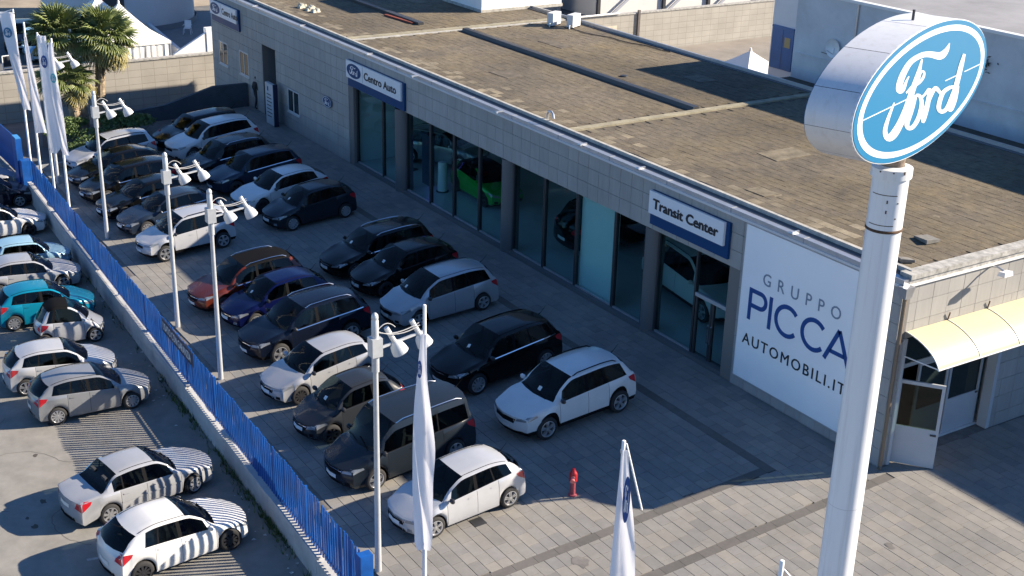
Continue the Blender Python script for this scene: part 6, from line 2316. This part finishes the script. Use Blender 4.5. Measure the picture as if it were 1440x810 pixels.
# showroom things
t = thing('display_totem', 'dark blue display totem with a violet light line behind the glass', 'display stand', (-48.95, 27.3, .05))
MB().box(-.35, .35, -.12, .12, 0, 2.3).obj('body', mat('totem_dark', (.03, .06, .13), .4), t)
MB().box(.352, .38, -.10, -.06, .05, 2.25).obj('light_line', mat('violet_light', (.1, .1, .8), .4, emit=((.16, .14, 1.0), 1.2)), t)
t = thing('info_column', 'white round info column behind the glass beside the dark totem', 'display stand', (-47.75, 27.35, .05))
MB().lathe([(.22, 0), (.20, 1.35), (.001, 1.36)], 16).obj('body', whitepaint, t, True, 40)
MB().lathe([(.28, 0), (.28, .04), (.2, .05)], 16).obj('base', steel_dark, t)
t = thing('advert_stand', 'tall pale display panel behind the first glass panes', 'display stand', (-51.4, 27.6, .05), R(20))
MB().box(-.22, .22, -.06, .06, 0, 2.4).obj('panel', mat('panel_pale', (.40, .58, .60), .5), t)
MB().box(-.4, .4, -.25, .25, -.0, .05).obj('base', steel_dark, t)
# ------------------------------------------------------------------ cars
FZ = lambda x, y: fore_z(x, y)
SZ = lambda x, y: -1.5
IZ = lambda x, y: .055
GL, GR, GS, GI = 'cars in the row facing the blue fence', 'cars in the row nearer the showroom', 'cars parked along the street side of the fence', 'cars inside the showroom'
RYF = -math.atan(SLOPE)


def L(key, pm_, cts, th, label, sc=.95, grp=GL, **o):
    return car(key, pm_, cts, th, -1, FZ, sc, label, grp, ry=RYF, **o)


def ST(key, pm_, cts, th, label, sc=.925, **o):
    return car(key, pm_, cts, th, 1, SZ, sc, label, GS, **o)


# row by the fence, far to near
L('estate', P_SILVERW, [(-59.33, 15.18)], 95, 'pale silver estate beside the dark hedge, farthest of the fence row', .93, rails=2)
L('lowhatch', P_BLACK, [(-56.78, 14.68)], 95, 'black hatchback with chrome headlamps, second from the far end of the fence row', .95, L=4.5, wb=2.72, chromehandle=1, winchrome=1)
L('estate', P_BLACK, [(-54.48, 14.53)], 95, 'black estate behind the second lamp post, third from the far end of the fence row', .95, L=4.5, winchrome=1)
L('lowhatch', P_BLACK, [(-51.94, 14.52)], 95, 'black hatchback with bright wheels touching the lamp post base view', .94, rim=7, winchrome=1, zn=.66)
L('lowhatch', P_SLATE, [(-49.71, 14.71)], 95, 'slate blue hatchback between the black hatchback and the silver crossover', .94, winchrome=1, rim=10)
L('csuv', P_SILVERW, [(-46.62, 14.43), (-46.66, 16.81)], 93, 'silver white compact crossover with roof rails and half in shade', .95, rails=2, clad=1, rim=5)
L('suv', P_RED, [(-40.57, 14.49)], 94, 'dark red crossover with black roof and chrome rails', .95, rails=1, clad=1, winchrome=1, roofblack=1, darkrim=1, rim=5)
L('hatch', P_BLUE, [(-38.80, 14.93)], 94, 'deep blue hatchback between the red crossover and the navy one', .96, fog=1, paper=2)
L('suv', P_NAVY, [(-35.92, 14.61)], 94, 'navy crossover with silver roof rails beside the deep blue hatchback', .99, rails=1, winchrome=1, L=4.55, rim=5, clad=1)
L('hatch', P_SILVER, [(-33.01, 14.01)], 95, 'silver hatchback with two tone shade across its doors', .95, xc=.235, H=1.46, darkrim=1, rim=10, zn=.68, antenna=1)
L('bubble', P_ANTH, [(-30.37, 13.81)], 94, 'small rounded dark grey city car with round headlamps and grey roof panel', .97, rim=7, darkrim=1, paper=1, hl=1.2)
L('van', P_DGREY, [(-27.42, 13.72)], 94, 'dark grey people van with silver roof rails behind the white hatchback', .97, rails=1, rim=5)
L('hatch', P_SILVERW, [(-24.63, 13.99), (-24.67, 16.23)], 93, 'silver white hatchback nearest to the camera in the fence row, partly behind the flag', .93, fog=1, rim=5, paper=3)
# row by the showroom, near to far
L('suv', P_WHITE, [(-27.13, 19.06), (-27.19, 21.73)], 93, 'white crossover with black wheel arches alone at the near end of the showroom row', 1.01, GR, clad=1, rails=2, rim=5, paper=1, L=4.38)
L('suv', P_BLACK, [(-30.55, 18.81), (-30.79, 21.47)], 95, 'black crossover with a chrome window line behind the white crossover', 1.0, GR, winchrome=1, rim=10, paper=2)
L('mpv', P_SILVER, [(-35.87, 19.67), (-35.72, 22.17)], 91, 'silver blue tall family car in the middle of the showroom row', .98, GR, rim=5, paper=4)
L('hatch', P_BLACK, [(-38.69, 19.88)], 93, 'black hatchback without chrome between silver family car and black estate', 1.0, GR, darkrim=1, paper=1, L=4.15)
L('estate', P_BLACK, [(-40.89, 19.75)], 93, 'black estate with silver roof rails facing the gap in the row', .98, GR, rails=1, winchrome=1, rim=10, paper=3)
L('hatch', P_DGREY, [(-46.94, 19.88), (-47.03, 22.31)], 94, 'dark charcoal hatchback beside the white sporty hatchback', .99, GR, rim=10, fog=1, paper=2)
L('lowhatch', P_WHITE, [(-49.48, 19.61)], 95, 'white sporty hatchback with dark wheels in the showroom row', .99, GR, darkrim=1, rim=10, antenna=0)
L('suv', P_SLATE, [(-52.25, 19.56)], 95, 'slate blue crossover left of the white sporty hatchback', .98, GR, winchrome=1, darkrim=1, rim=5)
L('suv', P_DGREY, [(-54.55, 19.17)], 95, 'dark grey crossover with chrome rails right of the white estate like crossover', .99, GR, rails=1, winchrome=1, rim=5)
L('suv', P_WHITE, [(-57.96, 19.65)], 95, 'white long crossover near the far end of the showroom row', 1.0, GR, L=4.6, rim=10)
L('estate', P_BLACK, [(-60.19, 19.76)], 96, 'black estate at the very end of the showroom row near the person', .98, GR, rim=10)
# street side
ST('lowhatch', P_WHITE, [(-28.01, 9.72), (-27.80, 7.45)], -83, 'white hatchback with tall red tail lamps lowest at the left', .95, L=4.05, wb=2.57, H=1.47, xc=.26, fo=.80, darkrim=1, rim=10, wz=.80, steer=-8)
ST('sedan', P_SILVER, [(-31.27, 9.98), (-30.84, 7.47)], -81, 'silver four door saloon with striped fence shadow on its side', .95, strip=1, antenna=0, rim=7, steer=10)
ST('hatch', P_GREY, [(-37.10, 10.06), (-37.19, 7.75)], -92, 'grey hatchback with tall red lamps left of the banner', .92, rim=10, hl=.8)
ST('hatch', P_SILVERW, [(-39.37, 9.65), (-39.67, 7.35)], -96, 'pale silver rounded hatchback half hidden by the grey hatchback', .92, L=3.85, wb=2.39, hl=.8)
ST('micro', P_SILVERW, [(-42.65, 10.45), (-42.99, 8.88)], -98, 'tiny two seat silver car with a black roof', .93, roofblack=1, rim=5, antenna=0)
ST('hatch', P_TEAL, [(-44.86, 10.60), (-44.99, 8.29)], -93, 'teal five door hatchback behind the tiny silver car', .93, L=3.82, wb=2.49, fo=.72, rim=10)
ST('lowhatch', P_SILVER, [(-48.02, 10.83)], -93, 'silver hatchback between the light blue car and the teal one', .92, L=4.15, wb=2.55, rim=5)
ST('boxcity', P_LBLUE, [(-50.14, 11.20)], -93, 'light blue boxy little car under the fence', .93, rim=5, antenna=0)
ST('sedan', P_WHITE, [(-54.78, 11.20)], -93, 'white low car at the left edge with dark wheels', .93, darkrim=1, rim=5, antenna=0)
ST('hatch', P_NAVY, [(-58.82, 11.75)], -93, 'navy car with striped bonnet at the left edge', .93)
ST('sedan', P_SILVER, [(-61.4, 11.75)], -93, 'silver bonnet of a car just left of the gate pillar', .93, antenna=0)
ST('hatch', P_WHITE, [(-66.0, 11.75)], -93, 'white car nose at the photo edge beside the gate post', .93)
# back street
car('suv', P_DGREY, [(-92.2, 20.6)], 160, -1, SZ, 1.05, 'dark grey tall car on the back street behind the leftmost flag', 'cars on the back street', rails=1, L=4.7)
car('van', P_LBLUE, [(-88.6, 20.9)], 170, -1, SZ, .95, 'light blue van on the back street between the flags', 'cars on the back street')
# inside the showroom
car('suv', P_SILVER, [(-49.98, 29.55), (-52.26, 28.18)], 211, 1, IZ, 1.0, 'silver grey crossover on show behind the left glazing', GI, rim=5, winchrome=1)
car('hatch', P_GREEN, [(-45.12, 27.88), (-47.40, 27.80)], 178, 1, IZ, 1.0, 'bright green hatchback on show behind the glazing', GI, rim=5, darkrim=1, roofblack=1)
car('suv', P_BLACK, [(-37.65, 31.2), (-37.9, 28.5)], -95, 1, IZ, 1.05, 'black tall car seen from behind inside the showroom', GI, H=1.85)
car('van', P_LBLUE, [(-37.2, 31.2), (-40.0, 31.5)], 174, 1, IZ, 1.0, 'pale blue van deep inside the showroom left of the entrance', GI)
car('suv', P_WHITE, [(-31.0, 27.95), (-34.0, 28.35)], 172, 1, IZ, 1.1, 'white off road vehicle behind the entrance bay glass', GI, H=1.75, clad=1, L=4.9, wb=3.0, name='parked_car')
